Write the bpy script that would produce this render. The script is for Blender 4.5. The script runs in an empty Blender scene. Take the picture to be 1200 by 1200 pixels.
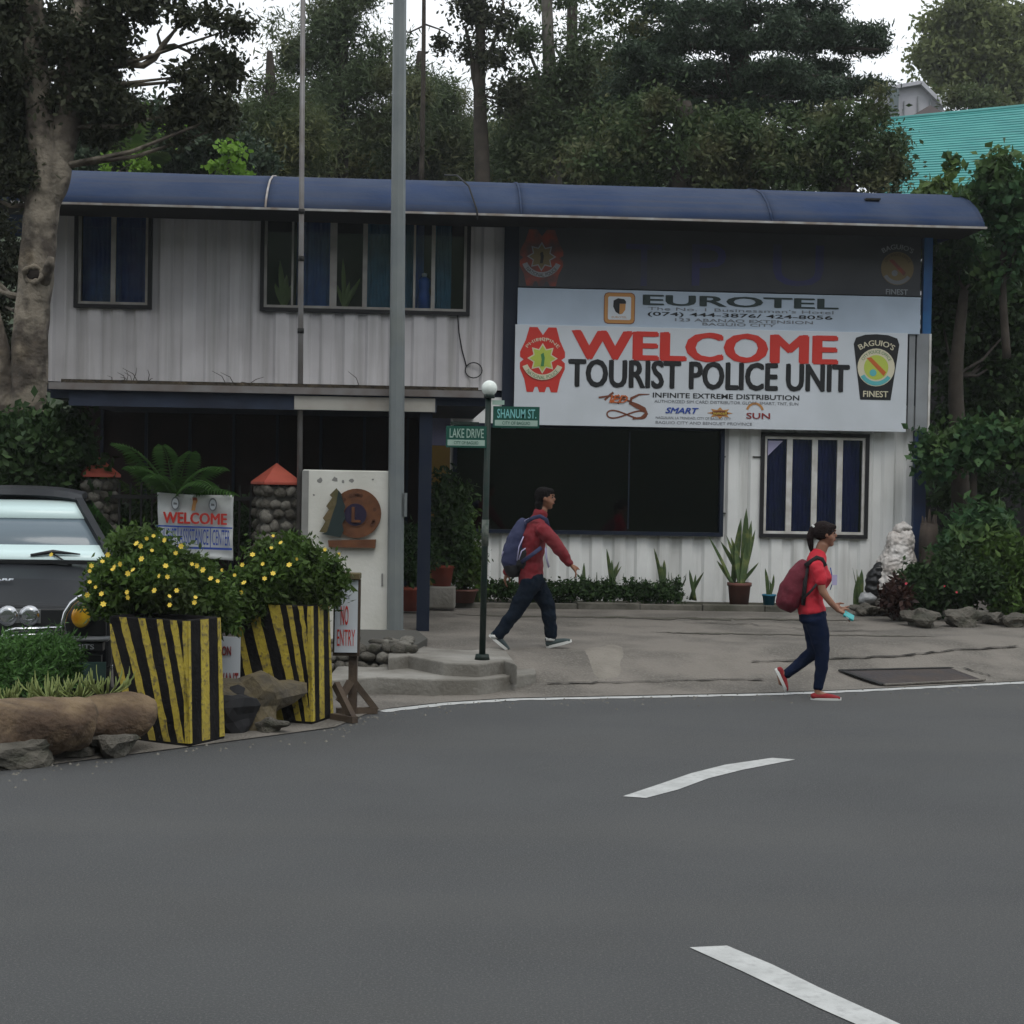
import bpy, bmesh, math, random
import numpy as np
from mathutils import Vector, Matrix, noise
R = math.radians
S = bpy.context.scene
COL = S.collection
random.seed(7)
rng = np.random.default_rng(7)

# ------------------------------------------------------------------ camera
F_PX = 2000.0                      # focal length in pixels of the 1200 px photograph
EYE = Vector((0, 0, 1.95))
PITCH = math.atan(40 / F_PX)
ROLL = R(1.0)
fw = Vector((0, math.cos(PITCH), -math.sin(PITCH)))
r0 = Vector((1, 0, 0)); u0 = r0.cross(fw)
rt = r0 * math.cos(ROLL) + u0 * math.sin(ROLL)
up = u0 * math.cos(ROLL) - r0 * math.sin(ROLL)
cam = bpy.data.cameras.new('camera'); co = bpy.data.objects.new('camera', cam); COL.objects.link(co)
cam.sensor_fit = 'HORIZONTAL'; cam.sensor_width = 36; cam.lens = 36 * F_PX / 1200
cam.clip_end = 1500; cam.clip_start = .1
co.matrix_world = Matrix(((rt.x, up.x, -fw.x, EYE.x), (rt.y, up.y, -fw.y, EYE.y), (rt.z, up.z, -fw.z, EYE.z), (0, 0, 0, 1)))
S.camera = co

def ray(px, py): return fw + rt * ((px - 600) / F_PX) + up * ((600 - py) / F_PX)
def W(px, py, Y):                  # where that line of sight reaches the depth Y
    d = ray(px, py); return EYE + d * (Y / d.y)
def G(px, py, z=0.0):              # where it reaches the level z
    d = ray(px, py); return EYE + d * ((z - EYE.z) / d.z)

# ------------------------------------------------------------------ world and sun
w = bpy.data.worlds.new('World'); S.world = w; w.use_nodes = True
nt = w.node_tree; nt.nodes.clear(); N = nt.nodes.new; L = nt.links.new
out = N('ShaderNodeOutputWorld'); bg = N('ShaderNodeBackground'); sky = N('ShaderNodeTexSky')
sky.sky_type = 'NISHITA'; sky.sun_disc = False; sky.sun_elevation = R(58); sky.sun_rotation = R(200)
tc = N('ShaderNodeTexCoord'); mp = N('ShaderNodeMapping'); mp.inputs['Scale'].default_value = (1.2, 1.2, 3.0)
nz = N('ShaderNodeTexNoise'); nz.inputs['Scale'].default_value = 2.2; nz.inputs['Detail'].default_value = 6
rp = N('ShaderNodeValToRGB'); rp.color_ramp.elements[0].position = .35; rp.color_ramp.elements[1].position = .68
rp.color_ramp.elements[0].color = (5.7, 5.95, 6.1, 1); rp.color_ramp.elements[1].color = (8.6, 8.8, 8.95, 1)
mx = N('ShaderNodeMix'); mx.data_type = 'RGBA'; mx.inputs[0].default_value = .88
L(tc.outputs['Generated'], mp.inputs[0]); L(mp.outputs[0], nz.inputs['Vector']); L(nz.outputs['Fac'], rp.inputs[0])
L(sky.outputs[0], mx.inputs[6]); L(rp.outputs[0], mx.inputs[7]); L(mx.outputs[2], bg.inputs[0])
bg.inputs[1].default_value = .1; L(bg.outputs[0], out.inputs[0])
sl = bpy.data.lights.new('sun', 'SUN'); sl.energy = .6; sl.angle = R(25); sl.color = (1, .96, .9)
so = bpy.data.objects.new('sun', sl); COL.objects.link(so); so.rotation_euler = (R(32), 0, R(20))
S.view_settings.view_transform = 'Standard'; S.view_settings.look = 'None'; S.view_settings.gamma = 1
S.view_settings.use_curve_mapping = False; S.view_settings.exposure = 0.7
S.cycles.max_bounces = 6; S.cycles.transparent_max_bounces = 8

# ------------------------------------------------------------------ materials
def mat(name, col, rough=.7, col2=None, scale=4, amount=1, bump=0, bscale=None, metal=0, streak=None, streak_s=(6, 6, .5), spec=.4, detail=6, island=False, dirt=None, sharp=.15, grain=None):
    m = bpy.data.materials.new(name); m.use_nodes = True
    t = m.node_tree; b = t.nodes['Principled BSDF']; n = t.nodes.new; l = t.links.new
    b.inputs['Roughness'].default_value = rough; b.inputs['Metallic'].default_value = metal
    b.inputs['Specular IOR Level'].default_value = spec
    b.inputs['Base Color'].default_value = (*col, 1)
    tcn = n('ShaderNodeTexCoord'); src = None
    def noise_fac(sc, lo, hi, mapscale=None, det=detail):
        x = n('ShaderNodeTexNoise'); x.inputs['Scale'].default_value = sc; x.inputs['Detail'].default_value = det
        if mapscale:
            q = n('ShaderNodeMapping'); q.inputs['Scale'].default_value = mapscale; l(tcn.outputs['Object'], q.inputs[0]); l(q.outputs[0], x.inputs['Vector'])
        else: l(tcn.outputs['Object'], x.inputs['Vector'])
        r = n('ShaderNodeMapRange'); r.inputs[1].default_value = lo; r.inputs[2].default_value = hi; l(x.outputs['Fac'], r.inputs[0])
        return r.outputs[0]
    def mixin(fac, a, c2, mult=1):
        x = n('ShaderNodeMix'); x.data_type = 'RGBA'
        if mult != 1:
            k = n('ShaderNodeMath'); k.operation = 'MULTIPLY'; k.inputs[1].default_value = mult; l(fac, k.inputs[0]); fac = k.outputs[0]
        l(fac, x.inputs[0])
        if a is None: x.inputs[6].default_value = (*col, 1)
        else: l(a, x.inputs[6])
        x.inputs[7].default_value = (*c2, 1); return x.outputs[2]
    if col2: src = mixin(noise_fac(scale, .5 - sharp, .5 + sharp), src, col2, amount)
    if island:
        g = n('ShaderNodeNewGeometry'); src = mixin(g.outputs['Random Per Island'], src, island, 1)
    if streak: src = mixin(noise_fac(1, .48, .75, streak_s), src, streak, .8)
    if dirt: src = mixin(noise_fac(1.1, .55, .8), src, dirt, .8)
    if grain: src = mixin(noise_fac(grain[1], .5, .72, det=2), src, grain[0])
    if src: l(src, b.inputs['Base Color'])
    if bump:
        x = n('ShaderNodeTexNoise'); x.inputs['Scale'].default_value = bscale or scale * 5; x.inputs['Detail'].default_value = 5
        l(tcn.outputs['Object'], x.inputs['Vector'])
        q = n('ShaderNodeBump'); q.inputs['Strength'].default_value = min(1, bump); q.inputs['Distance'].default_value = .02 * max(1, bump)
        l(x.outputs['Fac'], q.inputs['Height']); l(q.outputs[0], b.inputs['Normal'])
    return m

def leafmat(name, a, b_, trans=.25, rough=.5, clump=None):
    m = bpy.data.materials.new(name); m.use_nodes = True
    t = m.node_tree; b = t.nodes['Principled BSDF']; n = t.nodes.new; l = t.links.new
    g = n('ShaderNodeNewGeometry'); x = n('ShaderNodeMix'); x.data_type = 'RGBA'
    x.inputs[6].default_value = (*a, 1); x.inputs[7].default_value = (*b_, 1)
    l(g.outputs['Random Per Island'], x.inputs[0]); src = x.outputs[2]
    if clump:
        tcn = n('ShaderNodeTexCoord'); z = n('ShaderNodeTexNoise'); z.inputs['Scale'].default_value = clump[1]; l(tcn.outputs['Object'], z.inputs['Vector'])
        r = n('ShaderNodeMapRange'); r.inputs[1].default_value = .48; r.inputs[2].default_value = .66; l(z.outputs['Fac'], r.inputs[0])
        y = n('ShaderNodeMix'); y.data_type = 'RGBA'; l(r.outputs[0], y.inputs[0]); l(src, y.inputs[6]); y.inputs[7].default_value = (*clump[0], 1); src = y.outputs[2]
    l(src, b.inputs['Base Color']); b.inputs['Roughness'].default_value = rough; b.inputs['Specular IOR Level'].default_value = .15
    tr = n('ShaderNodeBsdfTranslucent'); l(src, tr.inputs[0]); ms = n('ShaderNodeMixShader'); ms.inputs[0].default_value = trans
    l(b.outputs[0], ms.inputs[1]); l(tr.outputs[0], ms.inputs[2]); l(ms.outputs[0], t.nodes['Material Output'].inputs[0])
    return m

def glassmat(name, tint, refl=.12, rough=.03):
    m = bpy.data.materials.new(name); m.use_nodes = True
    t = m.node_tree; t.nodes.clear(); n = t.nodes.new; l = t.links.new
    o = n('ShaderNodeOutputMaterial'); a = n('ShaderNodeBsdfTransparent'); a.inputs[0].default_value = (*tint, 1)
    g = n('ShaderNodeBsdfGlossy'); g.inputs['Roughness'].default_value = rough; g.inputs[0].default_value = (.9, .95, 1, 1)
    f = n('ShaderNodeFresnel'); f.inputs[0].default_value = 1.5; k = n('ShaderNodeMath'); k.operation = 'ADD'; k.inputs[1].default_value = refl - .04; k.use_clamp = True
    l(f.outputs[0], k.inputs[0]); x = n('ShaderNodeMixShader'); l(k.outputs[0], x.inputs[0]); l(a.outputs[0], x.inputs[1]); l(g.outputs[0], x.inputs[2]); l(x.outputs[0], o.inputs[0])
    return m

M = {}
M['asphalt'] = mat('asphalt', (.084, .088, .091), .85, (.102, .106, .108), .6, 1, 1, 190, streak=(.118, .118, .113), streak_s=(.07, .5, 1), dirt=(.096, .097, .095), grain=((.155, .155, .15), 90))
M['concrete'] = mat('concrete', (.19, .172, .15), .9, (.12, .11, .096), 1.3, 1, 1, 40, dirt=(.07, .064, .053), grain=((.2, .185, .16), 40), sharp=.08)
M['kerb'] = mat('kerb concrete', (.27, .26, .235), .9, (.16, .15, .13), 2.5, 1, .5, 30, dirt=(.06, .058, .045))
M['patch'] = mat('pale cement', (.235, .215, .185), .95, (.17, .155, .13), 3, 1, 1, 40)
M['kerb_dark'] = mat('mossy kerb', (.15, .14, .12), .95, (.07, .068, .055), 3, 1, .8, 20, dirt=(.035, .04, .022))
M['moss'] = mat('mossy stain', (.105, .096, .08), 1, (.07, .068, .05), 3, 1, 1, 30)
M['crack'] = mat('crack dirt', (.03, .027, .022), 1)
M['line'] = mat('road paint', (.5, .51, .5), .6, (.38, .39, .38), 6, .8, .2, 80, grain=((.36, .365, .36), 22))
M['soil'] = mat('soil', (.05, .04, .028), 1, (.03, .035, .018), 3, 1, .6, 20)
M['hill'] = mat('hill cover', (.02, .035, .015), 1, (.035, .05, .02), .6, 1, 1, 3)
M['white_wall'] = mat('white container paint', (.78, .79, .78), .6, (.68, .69, .68), 1.5, 1, .15, 12, streak=(.42, .42, .4))
M['grey_wall'] = mat('weathered container paint', (.62, .6, .61), .6, (.5, .48, .49), 1.3, 1, .15, 12, streak=(.33, .32, .31), streak_s=(9, 9, .35))
M['roof'] = mat('blue roof sheet', (.018, .036, .086), .8, (.04, .058, .105), 1.2, 1, .4, 9, streak=(.055, .06, .08), streak_s=(.35, 9, 16), spec=.12, dirt=(.02, .042, .11))
M['roof_trim'] = mat('roof edge trim', (.4, .4, .4), .5, (.24, .2, .17), 5, 1)
M['navy'] = mat('navy painted steel', (.008, .014, .03), .5, (.012, .018, .032), 4, spec=.25)
M['blue_steel'] = mat('blue painted steel', (.02, .12, .3), .45, (.02, .07, .2), 3)
M['black_frame'] = mat('black window frame', (.012, .012, .014), .5)
M['alu'] = mat('aluminium frame', (.42, .4, .38), .45, (.3, .28, .26), 5, 1, metal=.2)
M['white_frame'] = mat('white window frame', (.62, .62, .6), .5, (.45, .43, .4), 6)
M['curtain'] = mat('blue curtain', (.045, .1, .3), .9, (.06, .14, .38), 6, 1, .3, 14)
M['curtain2'] = mat('teal curtain', (.045, .15, .24), .9, (.06, .19, .3), 6, 1, .3, 14)
M['curtain3'] = mat('navy curtain', (.02, .03, .17), .9, (.03, .04, .22), 6, 1, .3, 14)
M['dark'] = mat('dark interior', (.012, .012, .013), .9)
M['brown_ply'] = mat('brown plywood', (.022, .012, .01), .8, (.014, .008, .007), 2, spec=.2)
M['lav'] = mat('lavender wall', (.3, .3, .46), .8)
M['ochre'] = mat('ochre wall', (.38, .24, .06), .8)
M['glass'] = glassmat('window glass', (.9, .93, .95), .05)
M['dark_glass'] = glassmat('tinted glass', (.1, .12, .15), .05)
M['board_white'] = mat('white tarpaulin print', (.57, .61, .66), .45, (.52, .56, .6), 2)
M['board_pale'] = mat('pale blue tarpaulin print', (.42, .5, .6), .5, (.37, .44, .53), 2)
M['board_dark'] = mat('dark tarpaulin', (.05, .053, .06), .5, (.035, .037, .045), 1.3)
M['grey_panel'] = mat('grey metal panel', (.28, .3, .32), .5, (.2, .21, .22), 2)
M['red'] = mat('red print', (.52, .035, .025), .5)
M['dim_red'] = mat('faded red print', (.28, .05, .03), .6, (.08, .05, .05), 5)
M['orange'] = mat('orange print', (.5, .12, .03), .5)
M['maroon'] = mat('maroon print', (.25, .03, .03), .5)
M['blackp'] = mat('black print', (.012, .013, .015), .5)
M['grey_p'] = mat('grey print', (.16, .17, .19), .5)
M['yellowp'] = mat('yellow print', (.62, .5, .06), .5)
M['lime'] = mat('lime print', (.42, .5, .08), .5)
M['greenp'] = mat('green print', (.05, .2, .07), .5)
M['tealp'] = mat('teal print', (.1, .4, .42), .5)
M['bluep'] = mat('blue print', (.02, .06, .32), .5)
M['dimblue'] = mat('dim blue print', (.034, .034, .12), .6, (.045, .047, .07), 2)
M['dimgold'] = mat('dim gold print', (.16, .12, .06), .6)
M['cream'] = mat('cream print', (.6, .56, .42), .5)
M['gold'] = mat('gold print', (.45, .22, .07), .5)
M['brownp'] = mat('brown print', (.16, .05, .025), .5)
M['lilac'] = mat('pale lilac', (.42, .4, .6), .6)
M['galv'] = mat('galvanised steel', (.2, .22, .215), .5, (.15, .17, .18), 2, 1, .1, 20, metal=.3, dirt=(.1, .1, .08))
M['pipe'] = mat('weathered pipe', (.2, .2, .205), .5, (.13, .115, .105), 3, 1, metal=.3)
M['green_pole'] = mat('green pole paint', (.009, .024, .02), .55, (.022, .03, .026), 9, spec=.2)
M['sign_green'] = mat('street sign green', (.01, .075, .055), .4)
M['sign_pale'] = mat('street sign pale band', (.3, .42, .36), .5)
M['globe'] = mat('white lamp globe', (.72, .78, .74), .25)
M['plaster'] = mat('white plaster wall', (.6, .6, .56), .8, (.52, .52, .47), 2, 1, .2, 20, dirt=(.38, .38, .34))
M['plaster_side'] = mat('plaster scar', (.2, .2, .19), .9)
M['wood_emblem'] = mat('varnished wood', (.14, .055, .022), .5, (.085, .032, .014), 8)
M['dkgreen'] = mat('dark green paint', (.01, .022, .022), .6)
M['purple'] = mat('purple paint', (.014, .009, .03), .5)
M['cap_red'] = mat('red cap tiles', (.42, .09, .055), .6, (.33, .06, .04), 5, 1, .2)
M['stone'] = mat('river stone', (.19, .18, .155), .9, (.11, .105, .09), 6, 1, .5, 30)
M['stone_dark'] = mat('dark rock', (.12, .11, .092), .9, (.06, .056, .046), 3, 1, 1, 14, dirt=(.035, .045, .022))
M['mortar'] = mat('mortar', (.07, .068, .06), 1)
M['iron'] = mat('black iron', (.012, .012, .012), .5)
M['yellow_paint'] = mat('yellow paint', (.44, .345, .04), .7, (.34, .265, .04), 5, 1, .5, 30, dirt=(.16, .135, .07), grain=((.12, .1, .05), 30))
M['black_paint'] = mat('black paint', (.006, .006, .007), .8, (.014, .013, .013), 5, 1, .4, 30, spec=.1)
M['old_wood'] = mat('weathered wood', (.09, .065, .045), .9, (.045, .032, .024), 5, 1, .5, 20)
M['mossy_wood'] = mat('mossy wood', (.12, .088, .042), .9, (.07, .07, .03), 8, 1, .5, 20)
M['log'] = mat('brown log', (.19, .135, .08), .9, (.085, .055, .035), 2.4, 1, 3, 9, streak=(.05, .034, .024), streak_s=(1.2, 11, 11), dirt=(.045, .032, .025), sharp=.08)
M['bark'] = mat('peeling bark', (.19, .165, .13), .95, (.075, .062, .05), 2.6, 1, 4, 6, sharp=.045, streak=(.03, .025, .02), streak_s=(6, 6, 1.0), dirt=(.27, .215, .14))
M['bark_dark'] = mat('dark bark', (.055, .045, .036), .95, (.03, .025, .02), 4, 1, 1, 8)
M['bark_pale'] = mat('pale bark', (.16, .15, .13), .9, (.09, .08, .07), 4, 1, .6, 8)
M['terracotta'] = mat('terracotta', (.28, .06, .035), .8, (.2, .045, .03), 5)
M['pot_brown'] = mat('brown pot', (.15, .06, .045), .8, (.1, .045, .035), 5)
M['sack'] = mat('dirty white sack', (.66, .64, .62), .6, (.4, .36, .33), 4, 1, 2.5, 8)
M['plastic_black'] = mat('black plastic bag', (.012, .012, .013), .3)
M['car_paint'] = mat('dark grey car paint', (.010, .012, .016), .38, (.014, .016, .019), 3, spec=.22, dirt=(.018, .019, .02))
M['rubber'] = mat('rubber', (.012, .012, .012), .8)
M['trim'] = mat('black plastic trim', (.012, .013, .015), .45)
M['chrome'] = mat('chrome', (.6, .61, .63), .18, metal=1)
M['lamp_glass'] = mat('lamp glass', (.35, .37, .38), .12, metal=.8)
M['amber'] = mat('amber lamp', (.55, .24, .01), .2, (.8, .5, .03), 9)
M['sky_reflection'] = mat('painted sky reflection', (.62, .78, .78), .25)  # pale sky reflection put into the colour
M['windscreen_grey'] = mat('grey windscreen', (.13, .17, .2), .15)
M['skin'] = mat('brown skin', (.25, .115, .065), .55, (.2, .09, .05), 6)
M['skin2'] = mat('light brown skin', (.30, .15, .095), .55, (.25, .12, .075), 6)
M['hair'] = mat('black hair', (.006, .005, .005), .8, bump=.6, bscale=60, spec=.1)
M['hair2'] = mat('dark brown hair', (.011, .006, .006), .75, bump=.6, bscale=60, spec=.12)
M['jacket'] = mat('red jacket', (.19, .012, .02), .8, (.14, .01, .015), 5, 1, .4, 14)
M['jean'] = mat('dark jeans', (.005, .009, .017), .9, (.008, .014, .024), 7, 1, .4, 25, spec=.08)
M['jean2'] = mat('navy jeans', (.005, .01, .03), .9, (.008, .015, .04), 7, 1, .4, 25, spec=.08)
M['tshirt'] = mat('red shirt', (.52, .018, .035), .8, (.42, .014, .028), 5, 1, .4, 14)
M['pack_blue'] = mat('navy backpack fabric', (.022, .028, .075), .8, (.03, .036, .09), 7, 1, .4, 20)
M['pack_black'] = mat('black backpack fabric', (.012, .012, .014), .8)
M['pack_red'] = mat('maroon backpack fabric', (.12, .008, .02), .8, (.09, .006, .016), 7, 1, .4, 20)
M['shoe_dark'] = mat('dark sneaker', (.02, .035, .04), .7, (.04, .06, .06), 9)
M['shoe_red'] = mat('red canvas shoe', (.24, .015, .02), .8)
M['sole'] = mat('white rubber sole', (.55, .56, .54), .6)
M['screen'] = mat('teal phone case', (.05, .35, .36), .3)
M['teal_roof'] = mat('teal roof paint', (.055, .27, .26), .5, (.075, .32, .3), 1.5, 1, .3, 6, streak=(.045, .2, .2), streak_s=(.6, 5, 5))
M['house_grey'] = mat('pale grey cladding', (.42, .42, .45), .7, (.36, .36, .4), 1)
M['house_roof'] = mat('brown grey roof', (.14, .12, .12), .8)
M['flower'] = mat('yellow petals', (.72, .5, .03), .6, island=(.8, .66, .15))
M['pink'] = mat('red petals', (.5, .03, .06), .6)
L_ = dict(
 gum=leafmat('dark gum leaves', (0.027, 0.036, 0.020), (0.059, 0.063, 0.036), .25),
 pine=leafmat('grey green needles', (0.058, 0.086, 0.043), (0.108, 0.144, 0.072), .35, clump=((.17, .18, .09), .5)),
 pine2=leafmat('olive needles', (0.050, 0.079, 0.032), (0.094, 0.122, 0.054), .35, clump=((.16, .17, .07), .4)),
 con=leafmat('dark conifer leaves', (.03, .052, .033), (.065, .095, .055), .2),
 vine=leafmat('olive mixed leaves', (0.030, 0.055, 0.021), (0.085, 0.123, 0.051), .3, clump=((.12, .125, .06), 1.2)),
 bright=leafmat('bright leaves', (.12, .24, .03), (.22, .38, .06), .4),
 mid=leafmat('green leaves', (0.041, 0.081, 0.018), (0.086, 0.149, 0.032), .3, clump=((.045, .065, .02), 1.5)),
 deep=leafmat('deep green leaves', (.018, .042, .014), (.05, .09, .03), .25),
 broad=leafmat('broad vine leaves', (.025, .07, .03), (.065, .13, .045), .25, clump=((.1, .15, .04), .8)),
 olive=leafmat('light olive leaves', (.11, .14, .05), (.19, .22, .09), .35, clump=((.1, .12, .05), .4)),
 fern=leafmat('fern leaves', (.05, .12, .03), (.09, .19, .05), .3),
 vari=leafmat('variegated leaves', (.14, .22, .06), (.36, .4, .16), .3),
 snake=leafmat('snake plant leaves', (.045, .085, .045), (.09, .13, .05), .05, .4, clump=((.16, .19, .07), 9)),
 croton=leafmat('dark red leaves', (.025, .012, .012), (.06, .03, .022), .15))

# ------------------------------------------------------------------ object helpers
def put(o, parent=None, label=None, cat=None, group=None, kind=None):
    COL.objects.link(o)
    if parent: o.parent = parent
    if label: o['label'] = label
    if cat: o['category'] = cat
    if group: o['group'] = group
    if kind: o['kind'] = kind
    return o
def thing(name, label, cat, loc=(0, 0, 0), rot=0, group=None):
    o = bpy.data.objects.new(name, None); o.empty_display_size = .1
    o.location = loc; o.rotation_euler = (0, 0, rot)
    return put(o, None, label, cat, group)

class MB:
    def __init__(s): s.v = []; s.f = []; s.m = []; s.sm = []
    def add(s, vs, fs, mi=0, smooth=False):
        b = len(s.v); s.v += [tuple(v) for v in vs]
        for f in fs: s.f.append(tuple(i + b for i in f)); s.m.append(mi); s.sm.append(smooth)
        return s
    def box(s, x0, x1, y0, y1, z0, z1, mi=0):
        v = [(x, y, z) for x in (x0, x1) for y in (y0, y1) for z in (z0, z1)]
        return s.add(v, [(0, 1, 3, 2), (4, 6, 7, 5), (0, 4, 5, 1), (2, 3, 7, 6), (0, 2, 6, 4), (1, 5, 7, 3)], mi)
    def obox(s, a, b, w, h, mi=0, upv=(0, 0, 1)):          # bar from a to b
        a = Vector(a); b = Vector(b); d = (b - a).normalized(); u = Vector(upv)
        if abs(d.dot(u)) > .95: u = Vector((0, 1, 0))
        x = d.cross(u).normalized(); y = x.cross(d)
        v = [p + x * sx * w / 2 + y * sy * h / 2 for p in (a, b) for sx, sy in ((-1, -1), (1, -1), (1, 1), (-1, 1))]
        return s.add(v, [(0, 1, 2, 3), (7, 6, 5, 4), (0, 4, 5, 1), (1, 5, 6, 2), (2, 6, 7, 3), (3, 7, 4, 0)], mi)
    def tube(s, pts, rad, n=8, mi=0, smooth=True, lat=None, cap=True):
        # rad: number, or list of numbers or (lateral, other) pairs; lat = lateral axis
        pts = [Vector(p) for p in pts]; k = len(pts)
        if not isinstance(rad, (list, tuple)): rad = [rad] * k
        rings = []; px = None
        for i, p in enumerate(pts):
            d = (pts[min(i + 1, k - 1)] - pts[max(i - 1, 0)])
            d = d.normalized() if d.length > 1e-9 else Vector((0, 0, 1))
            if lat is not None:
                x = Vector(lat); x = (x - d * x.dot(d)); x = x.normalized() if x.length > 1e-4 else Vector((1, 0, 0))
            elif px is None:
                x = d.cross(Vector((0, 0, 1)));
                if x.length < .1: x = d.cross(Vector((0, 1, 0)))
                x.normalize()
            else: x = (px - d * px.dot(d)).normalized()
            px = x; y = d.cross(x); r = rad[i]; ra, rb = r if isinstance(r, (tuple, list)) else (r, r)
            rings.append([p + x * ra * math.cos(2 * math.pi * j / n) + y * rb * math.sin(2 * math.pi * j / n) for j in range(n)])
        v = [q for r in rings for q in r]
        f = [(i * n + j, i * n + (j + 1) % n, (i + 1) * n + (j + 1) % n, (i + 1) * n + j) for i in range(k - 1) for j in range(n)]
        if cap: f += [tuple(range(n))[::-1], tuple((k - 1) * n + j for j in range(n))]
        return s.add(v, f, mi, smooth)
    def lathe(s, prof, n=16, c=(0, 0, 0), mi=0, smooth=True):
        v = [(c[0] + r * math.cos(2 * math.pi * j / n), c[1] + r * math.sin(2 * math.pi * j / n), c[2] + z) for r, z in prof for j in range(n)]
        k = len(prof)
        f = [(i * n + j, i * n + (j + 1) % n, (i + 1) * n + (j + 1) % n, (i + 1) * n + j) for i in range(k - 1) for j in range(n)]
        f += [tuple(range(n))[::-1], tuple((k - 1) * n + j for j in range(n))]
        return s.add(v, f, mi, smooth)
    def ball(s, c, r, n=12, m=8, mi=0, squash=(1, 1, 1)):
        v = []; c = Vector(c)
        for i in range(m + 1):
            t = math.pi * i / m
            for j in range(n):
                a = 2 * math.pi * j / n
                v.append((c.x + r * squash[0] * math.sin(t) * math.cos(a), c.y + r * squash[1] * math.sin(t) * math.sin(a), c.z + r * squash[2] * math.cos(t)))
        return s.add(v, [(i * n + j, (i + 1) * n + j, (i + 1) * n + (j + 1) % n, i * n + (j + 1) % n) for i in range(m) for j in range(n)], mi, True)
    def prism(s, pts, O, a, b, n, t0, t1, mi=0):           # outline in (a, b), between n offsets t0 and t1
        O = Vector(O); a = Vector(a); b = Vector(b); n = Vector(n); k = len(pts)
        v = [O + a * x + b * y + n * t for t in (t0, t1) for x, y in pts]
        f = [tuple(range(k))[::-1], tuple(range(k, 2 * k))] + [(i, (i + 1) % k, k + (i + 1) % k, k + i) for i in range(k)]
        return s.add(v, f, mi)
    def mesh(s, name, mats):
        me = bpy.data.meshes.new(name); me.from_pydata(s.v, [], s.f); me.update()
        for m in (mats if isinstance(mats, (list, tuple)) else [mats]): me.materials.append(m)
        me.polygons.foreach_set('material_index', s.m); me.polygons.foreach_set('use_smooth', s.sm)
        bm = bmesh.new(); bm.from_mesh(me); bmesh.ops.remove_doubles(bm, verts=bm.verts, dist=1e-5) if len(s.v) < 20000 else None
        bmesh.ops.recalc_face_normals(bm, faces=bm.faces); bm.to_mesh(me); bm.free()
        return me
    def build(s, name, mats, parent=None, bevel=0, loc=None, **kw):
        o = bpy.data.objects.new(name, s.mesh(name, mats))
        if loc: o.location = loc
        put(o, parent, **kw)
        if bevel:
            b = o.modifiers.new('bevel', 'BEVEL'); b.width = bevel; b.segments = 2; b.limit_method = 'ANGLE'; b.angle_limit = R(40)
        return o

def box(name, m, parent, x0, x1, y0, y1, z0, z1, bevel=0, **kw): return MB().box(x0, x1, y0, y1, z0, z1).build(name, m, parent, bevel, **kw)
def tube(name, m, parent, pts, r, n=8, **kw): return MB().tube(pts, r, n).build(name, m, parent, **kw)
def dense(P, rad, k):                                      # Catmull-Rom resampling of a path and its radii
    P = [Vector(p) for p in P]; n = len(P); Q = []; RR = []
    for i in range(k + 1):
        s = i / k * (n - 1); j = min(int(s), n - 2); t = s - j; p0 = P[max(j - 1, 0)]; p1 = P[j]; p2 = P[j + 1]; p3 = P[min(j + 2, n - 1)]
        Q.append(.5 * ((2 * p1) + (p2 - p0) * t + (2 * p0 - 5 * p1 + 4 * p2 - p3) * t * t + (3 * p1 - p0 - 3 * p2 + p3) * t ** 3)); RR.append(rad[j] + (rad[j + 1] - rad[j]) * t)
    return Q, RR
def bake(o):                                               # applies the modifiers of o
    dg = bpy.context.evaluated_depsgraph_get(); me = bpy.data.meshes.new_from_object(o.evaluated_get(dg))
    o.modifiers.clear(); o.data = me; return o

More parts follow.
